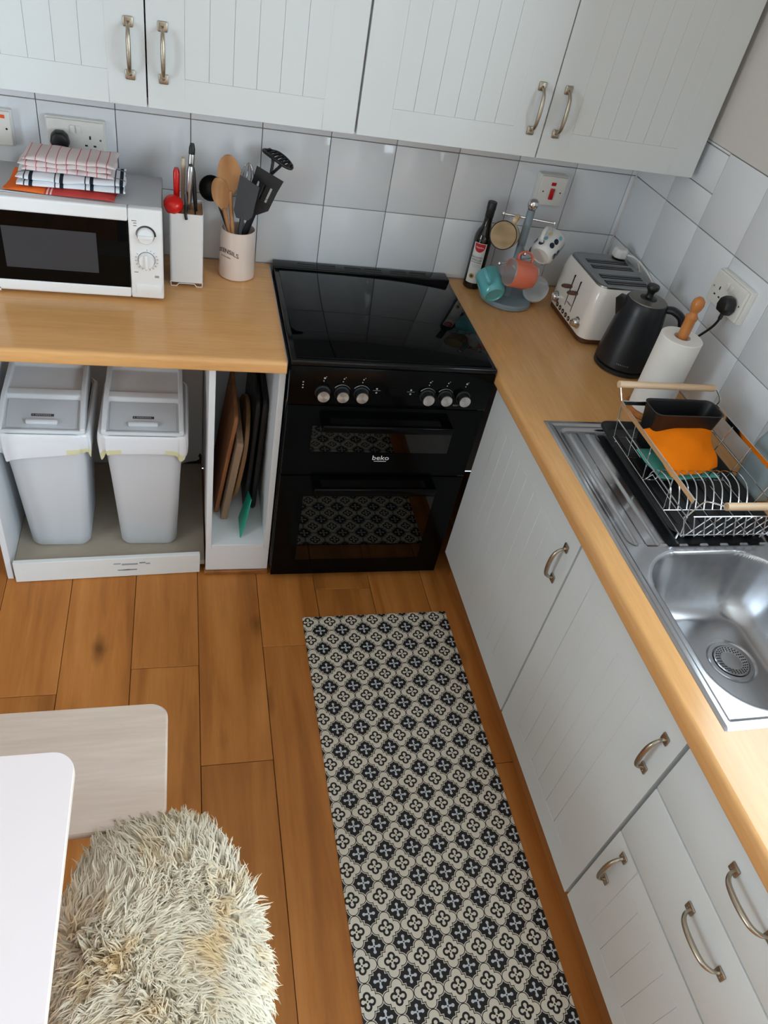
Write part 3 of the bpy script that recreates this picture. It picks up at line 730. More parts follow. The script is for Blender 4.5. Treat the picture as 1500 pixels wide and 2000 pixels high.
bm = new(); box(bm, -.007, .007, -.044, -.0378, -.024, .010, .0015, 2); obj('red_rocker', bm, 'redswitch', t)
bm = new(); box(bm, -.008, .008, -.0395, -.0378, .018, .028, .0006, 1); obj('neon', bm, 'redswitch', t)
bm = new()
for s in (-1, 1): lathe(bm, [(.0032, 0), (0, .0006)], 12, frame_to((0, -1, 0), (0, 0, 1), (s*.030, -.0379, -.002)))
split('screw', bm, 'print_', t)
t = thing('double_socket', 'white double socket on the right wall tiles beside the kettle', 'socket', (0, -.684, 1.178), -PI/2); dbl_socket(t)
plug('black kettle plug in the right wall socket', (-.0315, -.722, 1.168), -PI/2, 'black_plastic', [(0, -.012, -.02), (0, -.014, -.045), (-.012, -.016, -.075), (-.045, -.02, -.125), (-.085, -.03, -.19), (-.11, -.05, -.262), (-.095, -.07, -.3085)])

# ================================================================== MICROWAVE
t = thing('microwave', 'white microwave oven with dark door window on the left worktop', 'microwave', (-1.722, -.19, ZT)); mw, mh = .229, .2585
bm = new(); box(bm, -mw, mw-.004, -.095, .125, .008, mh, .004, 2); obj('body', bm, 'grey_metal', t)
fr_ = new(); dx1 = .142
for (xa, xb, za, zb) in ((-mw, -mw+.035, .010, mh), (-mw+.035, dx1, .010, .040), (-mw+.035, dx1, mh-.036, mh)): box(fr_, xa, xb, -.122, -.094, za, zb)
bmesh.ops.remove_doubles(fr_, verts=fr_.verts[:], dist=1e-5)
d = obj('door', fr_, 'white_plastic', t, smooth=True, ang=30); b = d.modifiers.new('b', 'BEVEL'); b.width = .005; b.segments = 3; b.limit_method = 'ANGLE'
bm = new(); box(bm, -mw+.034, dx1-.0005, -.1215, -.096, .039, mh-.035, .001, 1); obj('door_glass', bm, 'black_glass', d)
bm = new(); box(bm, -.165, .062, -.1222, -.1213, .075, .185); obj('door_mesh', bm, mat('door_mesh', S(52, 56, 62), .25, var=.05), d, smooth=False)
bm = new(); box(bm, dx1+.001, mw, -.122, -.094, .010, mh, .005, 3); cp = obj('control_panel', bm, 'white_plastic', t)
pcx = .186
for zz, nm in ((.190, 'power_dial'), (.122, 'timer_dial')):
    bm = new(); lathe(bm, [(.0215, 0), (.0205, .010), (.019, .012), (0, .0122)], 32, frame_to((0, -1, 0), (0, 0, 1), (pcx, -.1221, zz)))
    T = Matrix.Translation((pcx, 0, zz)) @ Matrix.Rotation(0 if 'p' == nm[0] else PI/2, 4, 'Y'); box(bm, -.0195, .0195, -.141, -.132, -.0045, .0045, .002, 2, T=T)
    obj(nm, bm, 'white_plastic', t)
bm = new()
tube(bm, [(pcx+.0245*math.cos(a), -.1222, .190+.0245*math.sin(a)) for a in np.linspace(PI*1.02, -.05, 24)], [.0004+.0017*(i/23)**.6 for i in range(24)], 6)
lathe(bm, [(.0228, 0), (.0228, .0003), (.0214, .0003)], 32, frame_to((0, -1, 0), (0, 0, 1), (pcx, -.1220, .190)), cap=(False, False)); lathe(bm, [(.0228, 0), (.0228, .0003), (.0214, .0003)], 32, frame_to((0, -1, 0), (0, 0, 1), (pcx, -.1220, .122)), cap=(False, False))
for k in range(16):
    a = PI/2 - (k+.2)*2*PI/18; T = Matrix.Translation((pcx+.028*math.cos(a), 0, .122+.028*math.sin(a))) @ Matrix.Rotation(-a, 4, 'Y'); box(bm, -.002, .002, -.1225, -.1219, -.0005, .0005, T=T)
for (x, z, w) in ((.158, .227, .006), (.160, .221, .004), (.160, .214, .004), (.158, .086, .005)): box(bm, x-w, x+w, -.1225, -.1219, z-.0007, z+.0007)
obj('panel_marking', bm, 'print_', t)['kind'] = 'stuff'
bm = new(); box(bm, .206, .217, -.1225, -.1219, .073, .079); obj('ce_mark', bm, 'greyprint', t, smooth=False)
bm = new(); box(bm, .156, .2235, -.1245, -.1215, .026, .051, .0012, 2); obj('door_button', bm, 'white_plastic', t)
bm = new()
for x in (-.19, .18):
    for y in (-.08, .1): lathe(bm, [(.011, .0005), (.012, .009)], 12, Matrix.Translation((x, y, 0)))
split('foot', bm, 'black_plastic', t)

# folded tea towels on the microwave
def folded(name, lab, w, d, layers, th, m, loc, rz, seed):
    r = np.random.default_rng(seed); bm = new(); z = 0
    for L_ in range(layers):
        nx, ny = 26, 14; ww = w*(1-.02*r.random()); dd = d*(1-.06*r.random()); ox, oy = (r.random(2)-.5)*.012
        ph = r.random(6)*6
        def zz(u, v): return .0022*math.sin(u*7+ph[0])*math.sin(v*5+ph[1]) + .0012*math.sin(u*19+ph[2]+v*4)
        def pt(u, v, top):
            e = 1 - max(abs(2*u-1), abs(2*v-1))**8 * .85
            s_ = 1 + .012*math.sin(u*9+ph[3]+v*8)
            return Vector(((u-.5)*ww*s_+ox, (v-.5)*dd*(1+.03*math.sin(u*8+ph[4]))+oy, z + th/2 + (zz(u, v) if (L_ or top) else 0) + (1 if top else -1)*th/2*e))
        g = {}
        for top in (0, 1):
            for i in range(nx+1):
                for j in range(ny+1): g[top, i, j] = bm.verts.new(pt(i/nx, j/ny, top))
            for i in range(nx):
                for j in range(ny): bm.faces.new([g[top, i, j], g[top, i+1, j], g[top, i+1, j+1], g[top, i, j+1]])
        rim = [(i, 0) for i in range(nx)] + [(nx, j) for j in range(ny)] + [(i, ny) for i in range(nx, 0, -1)] + [(0, j) for j in range(ny, 0, -1)]
        for a, b_ in zip(rim, rim[1:]+rim[:1]): bm.faces.new([g[0, a[0], a[1]], g[0, b_[0], b_[1]], g[1, b_[0], b_[1]], g[1, a[0], a[1]]])
        z += th*.93
    bmesh.ops.translate(bm, vec=(0, 0, -min(v.co.z for v in bm.verts)), verts=bm.verts[:])
    o = obj(name, bm, m, None, loc, ang=80); o.rotation_euler = (0, 0, rz)
    return tag(o, lab, 'towel', 'folded tea towels on the microwave')
TZ = ZT+mh+.0005
folded('tea_towel', 'red and orange folded tea towel at the bottom of the pile', .265, .155, 1, .010, 'towel_red', (-1.742, -.2105, TZ), -.05, 3)
folded('tea_towel', 'white folded tea towel with black and grey stripes in the middle of the pile', .262, .135, 2, .0135, 'towel_black', (-1.716, -.202, TZ+.0115), .03, 5)
folded('tea_towel', 'pink-striped white folded tea towel on top of the pile', .222, .125, 3, .0125, 'towel_pink', (-1.722, -.188, TZ+.0400), -.03, 9)

# ================================================================== KNIFE BLOCK
t = thing('knife_block', 'white knife block with wooden top beside the microwave', 'knife block', (-1.4315, -.15, ZT)); 
bm = new(); prof = rrect(.092, .112, .008, 4)
loft(bm, [[Vector((x, y, z)) for x, y in prof] for z in (.014, .215)], caps=False)
loft(bm, [[Vector((x*.965, y*.965, z)) for x, y in prof] for z in (.215, .014)], caps=False)
R1 = [Vector((x, y, .215)) for x, y in prof]; R2 = [Vector((x*.965, y*.965, .215)) for x, y in prof]; loft(bm, [R1, R2], caps=False)
obj('sleeve', bm, 'white_plastic', t)
bm = new()
for y in (-.054, .050):
    for s in (-1, 1):
        tube(bm, [(s*.045, y, .016), (s*.044, y, .002), (s*.028, y, .002), (s*.022, y, .010), (0, y, .0105)], .0016, 6)
split('foot', bm, 'white_plastic', t)
bm = new(); box(bm, -.044, .044, -.053, .053, .018, .207, .001, 1); obj('wood_insert', bm, 'woodspoon', t)
bm = new()
for x in (-.026, -.004, .024): box(bm, x-.0022, x+.0022, -.048, .02, .2071, .2076)
split('slot', bm, 'steel_dark', t, smooth=False)
def knife(lab, x, y, L, m, wid=.008, dep=.0125, tx=0, ty=0, capm=None, nm='knife'):
    k = thing(nm, lab, 'knife', (-1.4315+x, -.15+y, ZT+.2082)); T = Matrix.Rotation(ty, 4, 'X') @ Matrix.Rotation(tx, 4, 'Y')
    bm = new(); loft(bm, [[T @ Vector((px*a, py*a+b, z)) for px, py in rrect(wid*2, dep*2, min(wid, dep)*.8, 3)] for z, a, b in ((.0, .75, 0), (.012, .8, 0), (.03, .95, 0), (L*.6, 1., .001), (L*.9, 1.05, .002), (L, .75, .003))])
    obj('handle', bm, m, k)
    if capm:
        bm = new(); loft(bm, [[T @ Vector((px*a, py*a+.003, z)) for px, py in rrect(wid*2, dep*2, min(wid, dep)*.8, 3)] for z, a in ((L*.93, 1.06), (L*1.02, 1.04), (L*1.1, .7))]); obj('end_cap', bm, capm, k)
knife('red-handled knife standing in the knife block', -.026, .005, .105, 'red', .0085, .012)
knife('cream-handled knife between the red and steel handles', -.010, .035, .125, 'cream_handle', .006, .011, .02)
knife('steel-handled knife with black tip, tallest in the knife block', .008, .038, .148, 'steel', .008, .011, .05, capm='black_plastic')
knife('steel-handled knife in front of the tallest knife', .004, -.014, .125, 'steel', .0085, .013, .06, .05)
knife('black-handled knife at the right of the knife block', .026, .0, .112, 'black_plastic', .006, .012, -.08)
k = thing('peeler', 'black-handled peeler hooked over the front of the knife block', 'peeler', (-1.4335, -.196, ZT+.208)); bm = new(); tube(bm, spline([(0, .012, .055), (.001, .004, .03), (0, -.012, .008), (.002, -.0145, -.006)], 5), .0042, 8); obj('handle', bm, 'black_plastic', k)
k = thing('measuring_scoop', 'round red plastic scoop resting on the knife block front', 'scoop', (-1.466, -.180, ZT+.2085))
bm = new(); lathe(bm, [(0, .0), (.012, .0015), (.022, .009), (.0262, .022), (.0265, .030), (.022, .040), (.012, .0455), (0, .047)], 24, Matrix.Rotation(.35, 4, 'X')); obj('bowl', bm, 'red', k)

# ================================================================== UTENSIL CROCK
CXc, CYc = -1.282, -.098
t = thing('utensil_crock', 'cream ceramic utensil crock beside the cooker', 'crock', (CXc, CYc, ZT))
bm = new(); lathe(bm, [(0, .001), (.050, .001), (.0535, .004), (.0545, .012), (.052, .105), (.0512, .140), (.0505, .1455), (.0482, .1465), (.0468, .143), (.0475, .1), (.049, .012), (0, .010)], 48); obj('pot', bm, 'cream', t)
def wrapc(R0, a0, zc, slope=0, sag=0):
    def fn(x, y, z): 
        a = a0 + x/R0; return ((R0+z+.0003)*math.cos(a), (R0+z+.0003)*math.sin(a), zc + y + sag*(x*x))
    return fn
text('UTENSILS', .0185, t, 'print_', wrapc(.0533, math.radians(-131), .090, sag=-7), ext=.0003)
squiggle(t, 'print_', wrapc(.0537, math.radians(-134), .073, sag=-4), 9, .034, .004)
def utensil(nm, lab, cat, base, tip, parts):
    """parts: callables(bm,T) with z along base->tip; returns thing"""
    b0 = Vector(base); d_ = Vector(tip)-b0; k = thing(nm, lab, cat, b0)
    for pn, mm, fn, xh in parts:
        bm = new(); fn(bm, frame_to(d_, xh), d_.length); obj(pn, bm, mm, k)
    return k
def spoon_bowl(w, L_, th, off):
    def fn(bm, T, H):
        rings = []
        for i in range(15):
            s_ = i/14; ww = max(.004 if s_ < .5 else .002, w*max(0, 1-(2*s_-1.04)**2)**.5*(1 if s_ > .45 else (s_/.45)**.5))
            z = off+L_*s_; dep = th*2.2*math.sin(PI*s_)
            rings.append([T @ Vector((-th*(1-abs(c)**2)*sg - dep*.6 + dep*c*c, c*ww, z)) for sg, cs in ((1, np.linspace(-1, 1, 9)), (-1, np.linspace(1, -1, 9)[1:-1])) for c in cs])
        loft(bm, rings)
    return fn
def stick(r0, r1, z0, z1, flat=1.):
    def fn(bm, T, H): loft(bm, [[T @ Vector((r*math.cos(a)*flat, r*math.sin(a), z)) for a in np.linspace(0, 2*PI, 13)[:-1]] for z, r in ((z0, r0), (z0*.7+z1*.3, r0*.9), (z1-.01, r1), (z1, r1*.9))])
    return fn
bz = ZT+.013
camd = (-.1, -.9, .45)
utensil('wooden_spoon', 'large wooden spoon, tallest in the utensil crock', 'spoon', (CXc-.006, CYc-.024, bz), (-1.318, -.105, 1.195), [('handle', 'woodspoon', stick(.006, .0065, 0, .245), camd), ('bowl', 'woodspoon', spoon_bowl(.033, .115, .0045, .225), camd)])
utensil('wooden_spoon', 'smaller wooden spoon leaning behind the large wooden spoon', 'spoon', (CXc+.005, CYc-.015, bz), (-1.345, -.112, 1.135), [('handle', 'woodspoon', stick(.0055, .006, 0, .2), camd), ('bowl', 'woodspoon', spoon_bowl(.025, .10, .004, .185), camd)])
def blade(pts, th, z0):
    def fn(bm, T, H): prism(bm, [(y, z0+z) for y, z in pts], -th/2, th/2, .0008, T=T @ Matrix(((0, 0, 1, 0), (1, 0, 0, 0), (0, 1, 0, 0), (0, 0, 0, 1))))
    return fn
utensil('spatula', 'dark grey flat spatula in the middle of the utensil crock', 'spatula', (CXc-.012, CYc-.026, bz), (-1.262, -.135, 1.150), [('handle', 'darkgrey', stick(.006, .0055, 0, .185, .6), camd), ('blade', 'darkgrey', blade([(-.018, 0), (.016, 0), (.027, .014), (.032, .103), (-.026, .122), (-.028, .02)], .004, .175), camd)])
def slotted(bm, T, H):
    A = T @ Matrix(((0, 0, 1, 0), (1, 0, 0, 0), (0, 1, 0, 0), (0, 0, 0, 1))); th = .0016
    def pr(poly): prism(bm, poly, -th, th, .0005, T=A)
    z0 = .195
    pr([(-.012, z0), (.012, z0), (.037, z0+.028), (-.037, z0+.028)])
    pr([(-.037, z0+.028), (.037, z0+.028), (.0375, z0+.045), (-.0375, z0+.045)])
    ys = [-.0375, -.022, -.016, -.003, .003, .016, .022, .0375]
    for a, b_ in ((0, 1), (2, 3), (4, 5), (6, 7)): pr([(ys[a], z0+.045), (ys[b_], z0+.045), (ys[b_]*1.03, z0+.09), (ys[a]*1.03, z0+.09)])
    pr([(-.0386, z0+.09), (.0386, z0+.09), (.042, z0+.125), (-.042, z0+.125)])
utensil('slotted_turner', 'black slotted turner leaning right in the utensil crock', 'turner', (CXc-.026, CYc+.004, bz), (-1.196, -.105, 1.180), [('handle', 'blacknylon', stick(.0085, .0075, 0, .202, .7), camd), ('blade', 'blacknylon', slotted, camd)])
def masher(bm, T, H):
    A = T @ Matrix.Translation((0, 0, H)) @ Matrix.Rotation(.25, 4, 'Y')
    tube(bm, [A @ Vector((.021*math.cos(a), .046*math.sin(a)+(.004*math.cos(3*a)), .003*math.cos(2*a))) for a in np.linspace(0, 2*PI, 33)[:-1]], .0052, 8, closed=True)
    for k in range(-3, 4):
        w = .021*math.sqrt(max(.05, 1-(k*.0125/.046)**2)); tube(bm, [A @ Vector((-w, k*.0125, .001)), A @ Vector((0, k*.0125+.002, .005)), A @ Vector((w, k*.0125, .001))], .0042, 6)
    tube(bm, [T @ Vector((0, 0, H-.05)), A @ Vector((0, -.012, -.02)), A @ Vector((0, -.020, 0))], .0045, 6); tube(bm, [T @ Vector((0, 0, H-.05)), A @ Vector((0, .012, -.02)), A @ Vector((0, .020, 0))], .0045, 6)
utensil('potato_masher', 'black masher with curved slotted head at the top right of the crock', 'masher', (CXc-.016, CYc+.018, bz), (-1.178, -.075, 1.205), [('handle', 'blacknylon', stick(.0075, .006, 0, .315, .8), (-.4, -.75, .7)), ('mashing_head', 'blacknylon', masher, (-.4, -.75, .7))])
def ladle(bm, T, H):
    A = T @ Matrix.Translation((-.022, -.012, H-.02)) @ Matrix.Rotation(1.2, 4, 'Y')
    lathe(bm, [(0, -.026), (.018, -.024), (.031, -.012), (.036, .004), (.034, .004), (.029, -.011), (.016, -.021), (0, -.023)], 22, A)
utensil('ladle', 'black ladle leaning left behind the wooden spoons', 'ladle', (CXc+.022, CYc-.01, bz), (-1.362, -.075, 1.118), [('handle', 'blacknylon', stick(.006, .0055, 0, .25, .7), camd), ('bowl', 'blacknylon', ladle, (-.2, -.9, .1))])
def whisk(bm, T, H):
    for k in range(5):
        a = k*PI/5; P = [T @ Vector((.021*math.sin(PI*s_)**.8*math.cos(a)*c, .021*math.sin(PI*s_)**.8*math.sin(a)*c, H-.1+.1*s2)) for s_, s2, c in [(i/16 if i <= 16 else (32-i)/16, min(1, (i/16)**.9) if i <= 16 else min(1, ((32-i)/16)**.9), 1 if i <= 16 else -1) for i in range(33)]]
        tube(bm, P, .0009, 5)
utensil('whisk', 'thin wire whisk standing at the back of the utensil crock', 'whisk', (CXc-.004, CYc+.020, bz), (-1.257, -.052, 1.178), [('handle', 'blacknylon', stick(.006, .0055, 0, .2), camd), ('wire_loops', 'chrome', whisk, camd)])

# ================================================================== VINEGAR BOTTLE
t = thing('vinegar_bottle', 'dark balsamic vinegar bottle with white label beside the hob', 'bottle', (-.4905, -.0485, ZT))
bm = new(); lathe(bm, [(0, .002), (.026, .001), (.0295, .005), (.030, .015), (.030, .165), (.0285, .180), (.0235, .194), (.0165, .206), (.0135, .218), (.0128, .245), (.0128, .262)], 36); obj('bottle_glass', bm, 'bottle', t)
bm = new(); lathe(bm, [(.0134, .238), (.0140, .2395), (.0140, .262), (.0148, .263), (.0148, .285), (.0138, .2865), (0, .2865)], 28); obj('cap', bm, 'black_plastic', t)
def patch(bm, R0, a0, a1, za, zb, n=14):
    lo = [bm.verts.new((R0*math.cos(a), R0*math.sin(a), za)) for a in np.linspace(a0, a1, n)]; hi = [bm.verts.new((R0*math.cos(a), R0*math.sin(a), zb)) for a in np.linspace(a0, a1, n)]
    for i in range(n-1): bm.faces.new((lo[i], lo[i+1], hi[i+1], hi[i]))
aL = math.radians(-118)
bm = new(); patch(bm, .0303, aL-.72, aL+.72, .024, .160, 18); lab_ = obj('label', bm, 'label', t)
bm = new(); pts = [(-.018, .158)] + [(.018*math.cos(a), .150+.024*math.sin(a)*.85) for a in np.linspace(PI, 2*PI, 14)] + [(.018, .158)]
top = .158; R0 = .0305
vsr = [(x, z) for x, z in pts[1:-1]]
for (xa, za), (xb, zb) in zip(vsr, vsr[1:]):
    bm.faces.new([bm.verts.new((R0*math.cos(aL+x/R0), R0*math.sin(aL+x/R0), z)) for x, z in ((xa, za), (xb, zb), (xb, top), (xa, top))])
obj('red_badge', bm, 'labelred', lab_)
def wrapL(dz, dx=0): return lambda x, y, z: ((.0306+z)*math.cos(aL+(x+dx)/.0306), (.0306+z)*math.sin(aL+(x+dx)/.0306), dz+y)
text('Napolina', .0076, lab_, 'whiteprint', wrapL(.146), ext=.0002)
for s_, sz, zz, dx in (('BALSAMIC', .0088, .112, -.001), ('VINEGAR', .0088, .103, -.001), ('OF MODENA', .0062, .095, -.001)): text(s_, sz, lab_, 'print_', wrapL(zz, dx), ext=.0002)
bm = new()
for zz, w in ((.087, .012), (.083, .013), (.079, .009)): patch(bm, .0306, aL-w/.03, aL+w/.03, zz, zz+.0009, 8)
obj('small_print', bm, 'greyprint', lab_)['kind'] = 'stuff'
bm = new(); A = frame_to((math.cos(aL-.14), math.sin(aL-.14), 0), (0, 0, 1), (.0304*math.cos(aL-.14), .0304*math.sin(aL-.14), .048)); lathe(bm, [(.0085, .0001), (.0085, .0005), (0, .0005)], 20, A); obj('gold_seal', bm, 'labelgold', lab_)
bm = new(); lathe(bm, [(.0045, .0006), (0, .0008)], 16, A); obj('seal_centre', bm, 'print_', lab_)

# ================================================================== MUG TREE AND MUGS
MX, MY = -.394, -.135
t = thing('mug_tree', 'blue-grey wooden mug tree with chrome arms', 'mug tree', (MX, MY, ZT))
bm = new(); lathe(bm, [(0, .001), (.082, .001), (.087, .004), (.087, .014), (.083, .019), (0, .0195)], 48); obj('base', bm, 'bluegrey', t)
bm = new(); lathe(bm, [(.0135, .0196), (.013, .03), (.0125, .30), (.0115, .304)], 24); obj('pole', bm, 'bluegrey', t)
bm = new(); lathe(bm, [(.010, .3042), (.0155, .311), (.0175, .321), (.0155, .331), (.009, .337), (0, .3385)], 24); obj('finial', bm, 'chrome', t)
arms = [(.277, -14), (.196, -102), (.141, 28)]
for z, a in arms:
    a = math.radians(a); dx, dy = math.cos(a), math.sin(a); L_ = .082
    bm = new(); tube(bm, [(-dx*L_, -dy*L_, z), (dx*L_, dy*L_, z)], .0040, 10)
    for s in (-1, 1): lathe(bm, [(0, -.0065), (.0045, -.005), (.0065, 0), (.0045, .005), (0, .0065)], 14, Matrix.Translation((s*dx*L_, s*dy*L_, z)))
    obj('arm', bm, 'chrome', t)
def mug(lab, c, axis, hdir, m_out, m_in, R0=.040, H=.088, rim=None, dots=False, taper=1.):
    """c = centre of body; axis from base to mouth; hdir = handle side"""
    k = thing('mug', lab, 'mug', c); T = frame_to(axis, hdir) @ Matrix.Translation((0, 0, -H/2)); q = taper
    bm = new(); lathe(bm, [(0, .0035), (R0*.62*q, .0035), (R0*.66*q, .0), (R0*.74*q, .0), (R0*.9*(q+1)/2, .006), (R0*.985, .02), (R0, .04), (R0, H-.002), (R0-.001, H)], 36, T); obj('body', bm, m_out, k)
    bm = new(); lathe(bm, [(R0-.001, H), (R0-.0025, H), (R0-.0035, H-.002), (R0-.0035, .03), (R0*.8, .010), (0, .008)], 36, T); obj('inside', bm, m_in, k)
    P = spline([(R0-.002, 0, H*.78), (R0+.014, 0, H*.82), (R0+.025, 0, H*.62), (R0+.024, 0, H*.40), (R0+.012, 0, H*.22), (R0-.003, 0, H*.22)], 5)
    bm = new(); loft(bm, [[T @ (p + Vector((0, w, 0)) + n_) for w, n_ in zip(*[[.006*math.cos(a) for a in np.linspace(0, 2*PI, 9)[:-1]], [nn*.0035*math.sin(a) for a in np.linspace(0, 2*PI, 9)[:-1]]])] for p, nn in [(P[i], ((P[min(i+1, len(P)-1)]-P[max(i-1, 0)]).normalized().cross(Vector((0, 1, 0))))) for i in range(len(P))]]); obj('handle', bm, m_out, k)
    if rim:
        bm = new(); tube(bm, [T @ Vector((math.cos(a)*(R0-.0012), math.sin(a)*(R0-.0012), H)) for a in np.linspace(0, 2*PI, 41)[:-1]], .0017, 6, closed=True); obj('rim', bm, rim, k)
    if dots:
        for i in range(22):
            a = i*2.4; z = .016 + .022*(i % 3 + .5*((i//3) % 2)); a = (i//3)*.8 + .1*(i % 3); cm = ('dot_navy', 'dot_blue', 'dot_yel', 'dot_navy', 'dot_navy', 'dot_blue', 'dot_navy')[i % 7]; r = .0085 if 'n' in cm[4:5] else .0065
            bm = new()
            ring = [T @ Vector(((R0+.0009)*math.cos(a+r*math.cos(b)/R0), (R0+.0009)*math.sin(a+r*math.cos(b)/R0), z+1.25*r*math.sin(b))) for b in np.linspace(0, 2*PI, 15)[:-1]]
            cv = bm.verts.new(T @ Vector(((R0+.0013)*math.cos(a), (R0+.0013)*math.sin(a), z))); vv = [bm.verts.new(p) for p in ring]
            for i2 in range(14): bm.faces.new((cv, vv[i2], vv[(i2+1) % 14]))
            obj('dot', bm, cm, k)
    return k
mug('cream mug with thin dark rim hanging at the upper left of the mug tree', (-.458, -.138, 1.076), (-.52, -.80, .25), (.42, .05, .9), 'mug_cream', 'mug_cream', .043, .080, 'mugrim')
mug('white spotted mug hanging at the upper right of the mug tree', (-.318, -.163, 1.058), (.62, .62, .45), (-.35, -.1, .9), 'mug_white', 'mug_white', .042, .088, dots=True)
mug('coral mug with white inside hanging at the front of the mug tree', (-.411, -.232, .992), (-.93, -.12, .16), (.12, .25, .95), 'mug_coral', 'mug_white', .043, .088)
mug('teal mug with its base turned to the viewer, low on the mug tree', (-.482, -.188, .930), (-.12, .9, .42), (-.55, 0, .8), 'mug_teal', 'mug_white', .041, .085)
mug('pale mug hanging mouth outward at the lower right of the mug tree', (-.303, -.146, .905), (-.35, -.78, .50), (.05, .5, .85), 'mug_white', 'mug_pale', .042, .078)

# ================================================================== TOASTER
t = thing('toaster', 'cream four-slice toaster with steel top and brown levers', 'toaster', (-.1235, -.2715, ZT)); tw, td = .112, .140   # half sizes x, y
def tr(wx, wy, z, r=.03, ox=0): return [Vector((x+ox, y, z)) for x, y in rrect(2*wx, 2*wy, r, 6)]
bm = new(); loft(bm, [tr(tw-.004, td-.004, .004, .032), tr(tw-.001, td-.001, .007, .032), tr(tw-.001, td-.001, .020, .032)]); obj('base', bm, 'toaster_brown', t)
bm = new(); loft(bm, [tr(tw, td, .0202, .032), tr(tw+.0015, td+.0015, .06, .034), tr(tw-.001, td-.001, .150, .034), tr(tw-.006, td-.006, .178, .034), tr(tw-.010, td-.010, .186, .032)]); obj('body', bm, 'toaster', t)
bm = new(); loft(bm, [tr(tw-.012, td-.012, .1862, .030), tr(tw-.013, td-.013, .1905, .030), tr(tw-.017, td-.017, .1925, .028), tr(tw-.024, td-.024, .1905, .022)]); obj('top_plate', bm, 'toaster_top', t)
bm = new()
for y in (-.088, -.046, .022, .064): box(bm, -.066, .078, y-.0135, y+.0135, .1906, .1912)
split('bread_slot', bm, 'steel_dark', t, smooth=False)
bm = new()
for y in (-.088, -.046, .022, .064):
    for s in (-1, 1): box(bm, -.064, .076, y+s*.007-.0007, y+s*.007+.0007, .1912, .1917)
split('bread_guide', bm, 'chrome', t, smooth=False)
fx = -tw-.0015
bm = new()
for y in (.020, -.028): box(bm, fx-.0006, fx+.004, y-.0014, y+.0014, .055, .158)
split('lever_slot', bm, 'steel_dark', t, smooth=False)
for y in (.020, -.028):
    bm = new(); prism(bm, [(.002, -.006), (-.008, -.0105), (-.025, -.0105), (-.034, -.003), (-.034, .003), (-.025, .0105), (-.008, .0105), (.002, .006)], .116, .123, .0015, T=Matrix.Translation((fx, y, 0))); obj('lever', bm, 'toaster_brown', t)
for y in (.088, -.092):
    bm = new(); A = frame_to((-1, 0, 0), (0, 0, 1), (fx, y, .050 if y > 0 else .052)); lathe(bm, [(.019, 0), (.0185, .002), (.0145, .003), (.0135, .012), (.0115, .016), (0, .017)], 24, A); box(bm, -.012, .012, -.0035, .0035, .015, .021, .0015, 2, T=A); obj('knob', bm, 'chrome', t)
for i in range(6):
    y = .066 - i*.0245
    bm = new(); A = frame_to((-1, 0, 0), (0, 0, 1), (fx, y, .0335)); lathe(bm, [(.0078, 0), (.0078, .0015), (.005, .0018)], 18, A, cap=(True, False)); bt = obj('button', bm, 'black_plastic', t)
    bm = new(); lathe(bm, [(.0048, .0012), (.0045, .0024), (0, .0026)], 14, A); obj('button_cap', bm, 'chrome', bt)
squiggle(t, 'print_', lambda x, y, z: (fx-.0003-z, -x-.004, y+.072), 8, .034, .006)
# white plug and cord resting on the toaster
t = thing('toaster_plug', 'white plug with looped white cord lying on the toaster', 'plug', (-.055, -.165, ZT+.1935))
bm = new(); loft(bm, [[Vector((x*k, y*k, z)) for x, y in ((-.024, -.012), (-.010, -.022), (.012, -.022), (.024, -.008), (.024, .010), (.012, .022), (-.010, .022), (-.024, .012))] for z, k in ((0, .8), (.004, 1), (.024, 1), (.031, .8))]); o = obj('plug_body', bm, 'whitecord', t); b = o.modifiers.new('b', 'BEVEL'); b.width = .004; b.segments = 3
bm = new(); tube(bm, spline([(.018, -.012, .014), (.036, -.035, .016), (.045, -.08, .010), (.050, -.14, -.004), (.0505, -.19, -.03), (.0500, -.225, -.09), (.0495, -.24, -.15), (.0475, -.23, -.188)], 6), .0036, 8); tube(bm, spline([(.024, -.006, .012), (.042, -.02, .012), (.0505, -.05, -.0), (.0505, -.09, -.05), (.0500, -.11, -.12), (.0475, -.13, -.188)], 6), .0036, 8); obj('cord', bm, 'whitecord', t)

# ================================================================== KETTLE
t = thing('kettle', 'matt black kettle with grey lid between toaster and kitchen roll', 'kettle', (-.138, -.522, ZT))
bm = new(); lathe(bm, [(0, .001), (.078, .001), (.083, .004), (.083, .014), (.078, .017), (0, .018)], 40); obj('power_base', bm, 'black_plastic', t)
bm = new(); lathe(bm, [(.080, .0185), (.084, .022), (.083, .045), (.0745, .120), (.066, .185), (.0615, .213), (.058, .2185)], 48); obj('body', bm, 'kettle', t)
bm = new(); lathe(bm, [(.0565, .2187), (.055, .2215), (.045, .2235), (.026, .224)], 40); obj('lid', bm, 'kettlelid', t)
bm = new(); lathe(bm, [(.025, .2242), (.024, .226), (.0115, .229), (.0095, .238), (.0125, .246), (.0175, .252), (.0185, .258), (.0165, .264), (0, .266)], 28); obj('lid_knob', bm, 'black_plastic', t)
ha = math.radians(-28); hd = Vector((math.cos(ha), math.sin(ha), 0))
bm = new(); P = spline([hd*.058+Vector((0, 0, .205)), hd*.082+Vector((0, 0, .207)), hd*.112+Vector((0, 0, .190)), hd*.124+Vector((0, 0, .150)), hd*.118+Vector((0, 0, .095)), hd*.098+Vector((0, 0, .060)), hd*.080+Vector((0, 0, .052))], 6); tube(bm, P, [.0135 + .003*math.sin(PI*i/(len(P)-1)) for i in range(len(P))], 12, flat=.75); obj('handle', bm, 'kettle', t)
sd = -hd; sp = Vector((0, 0, 1)).cross(sd)
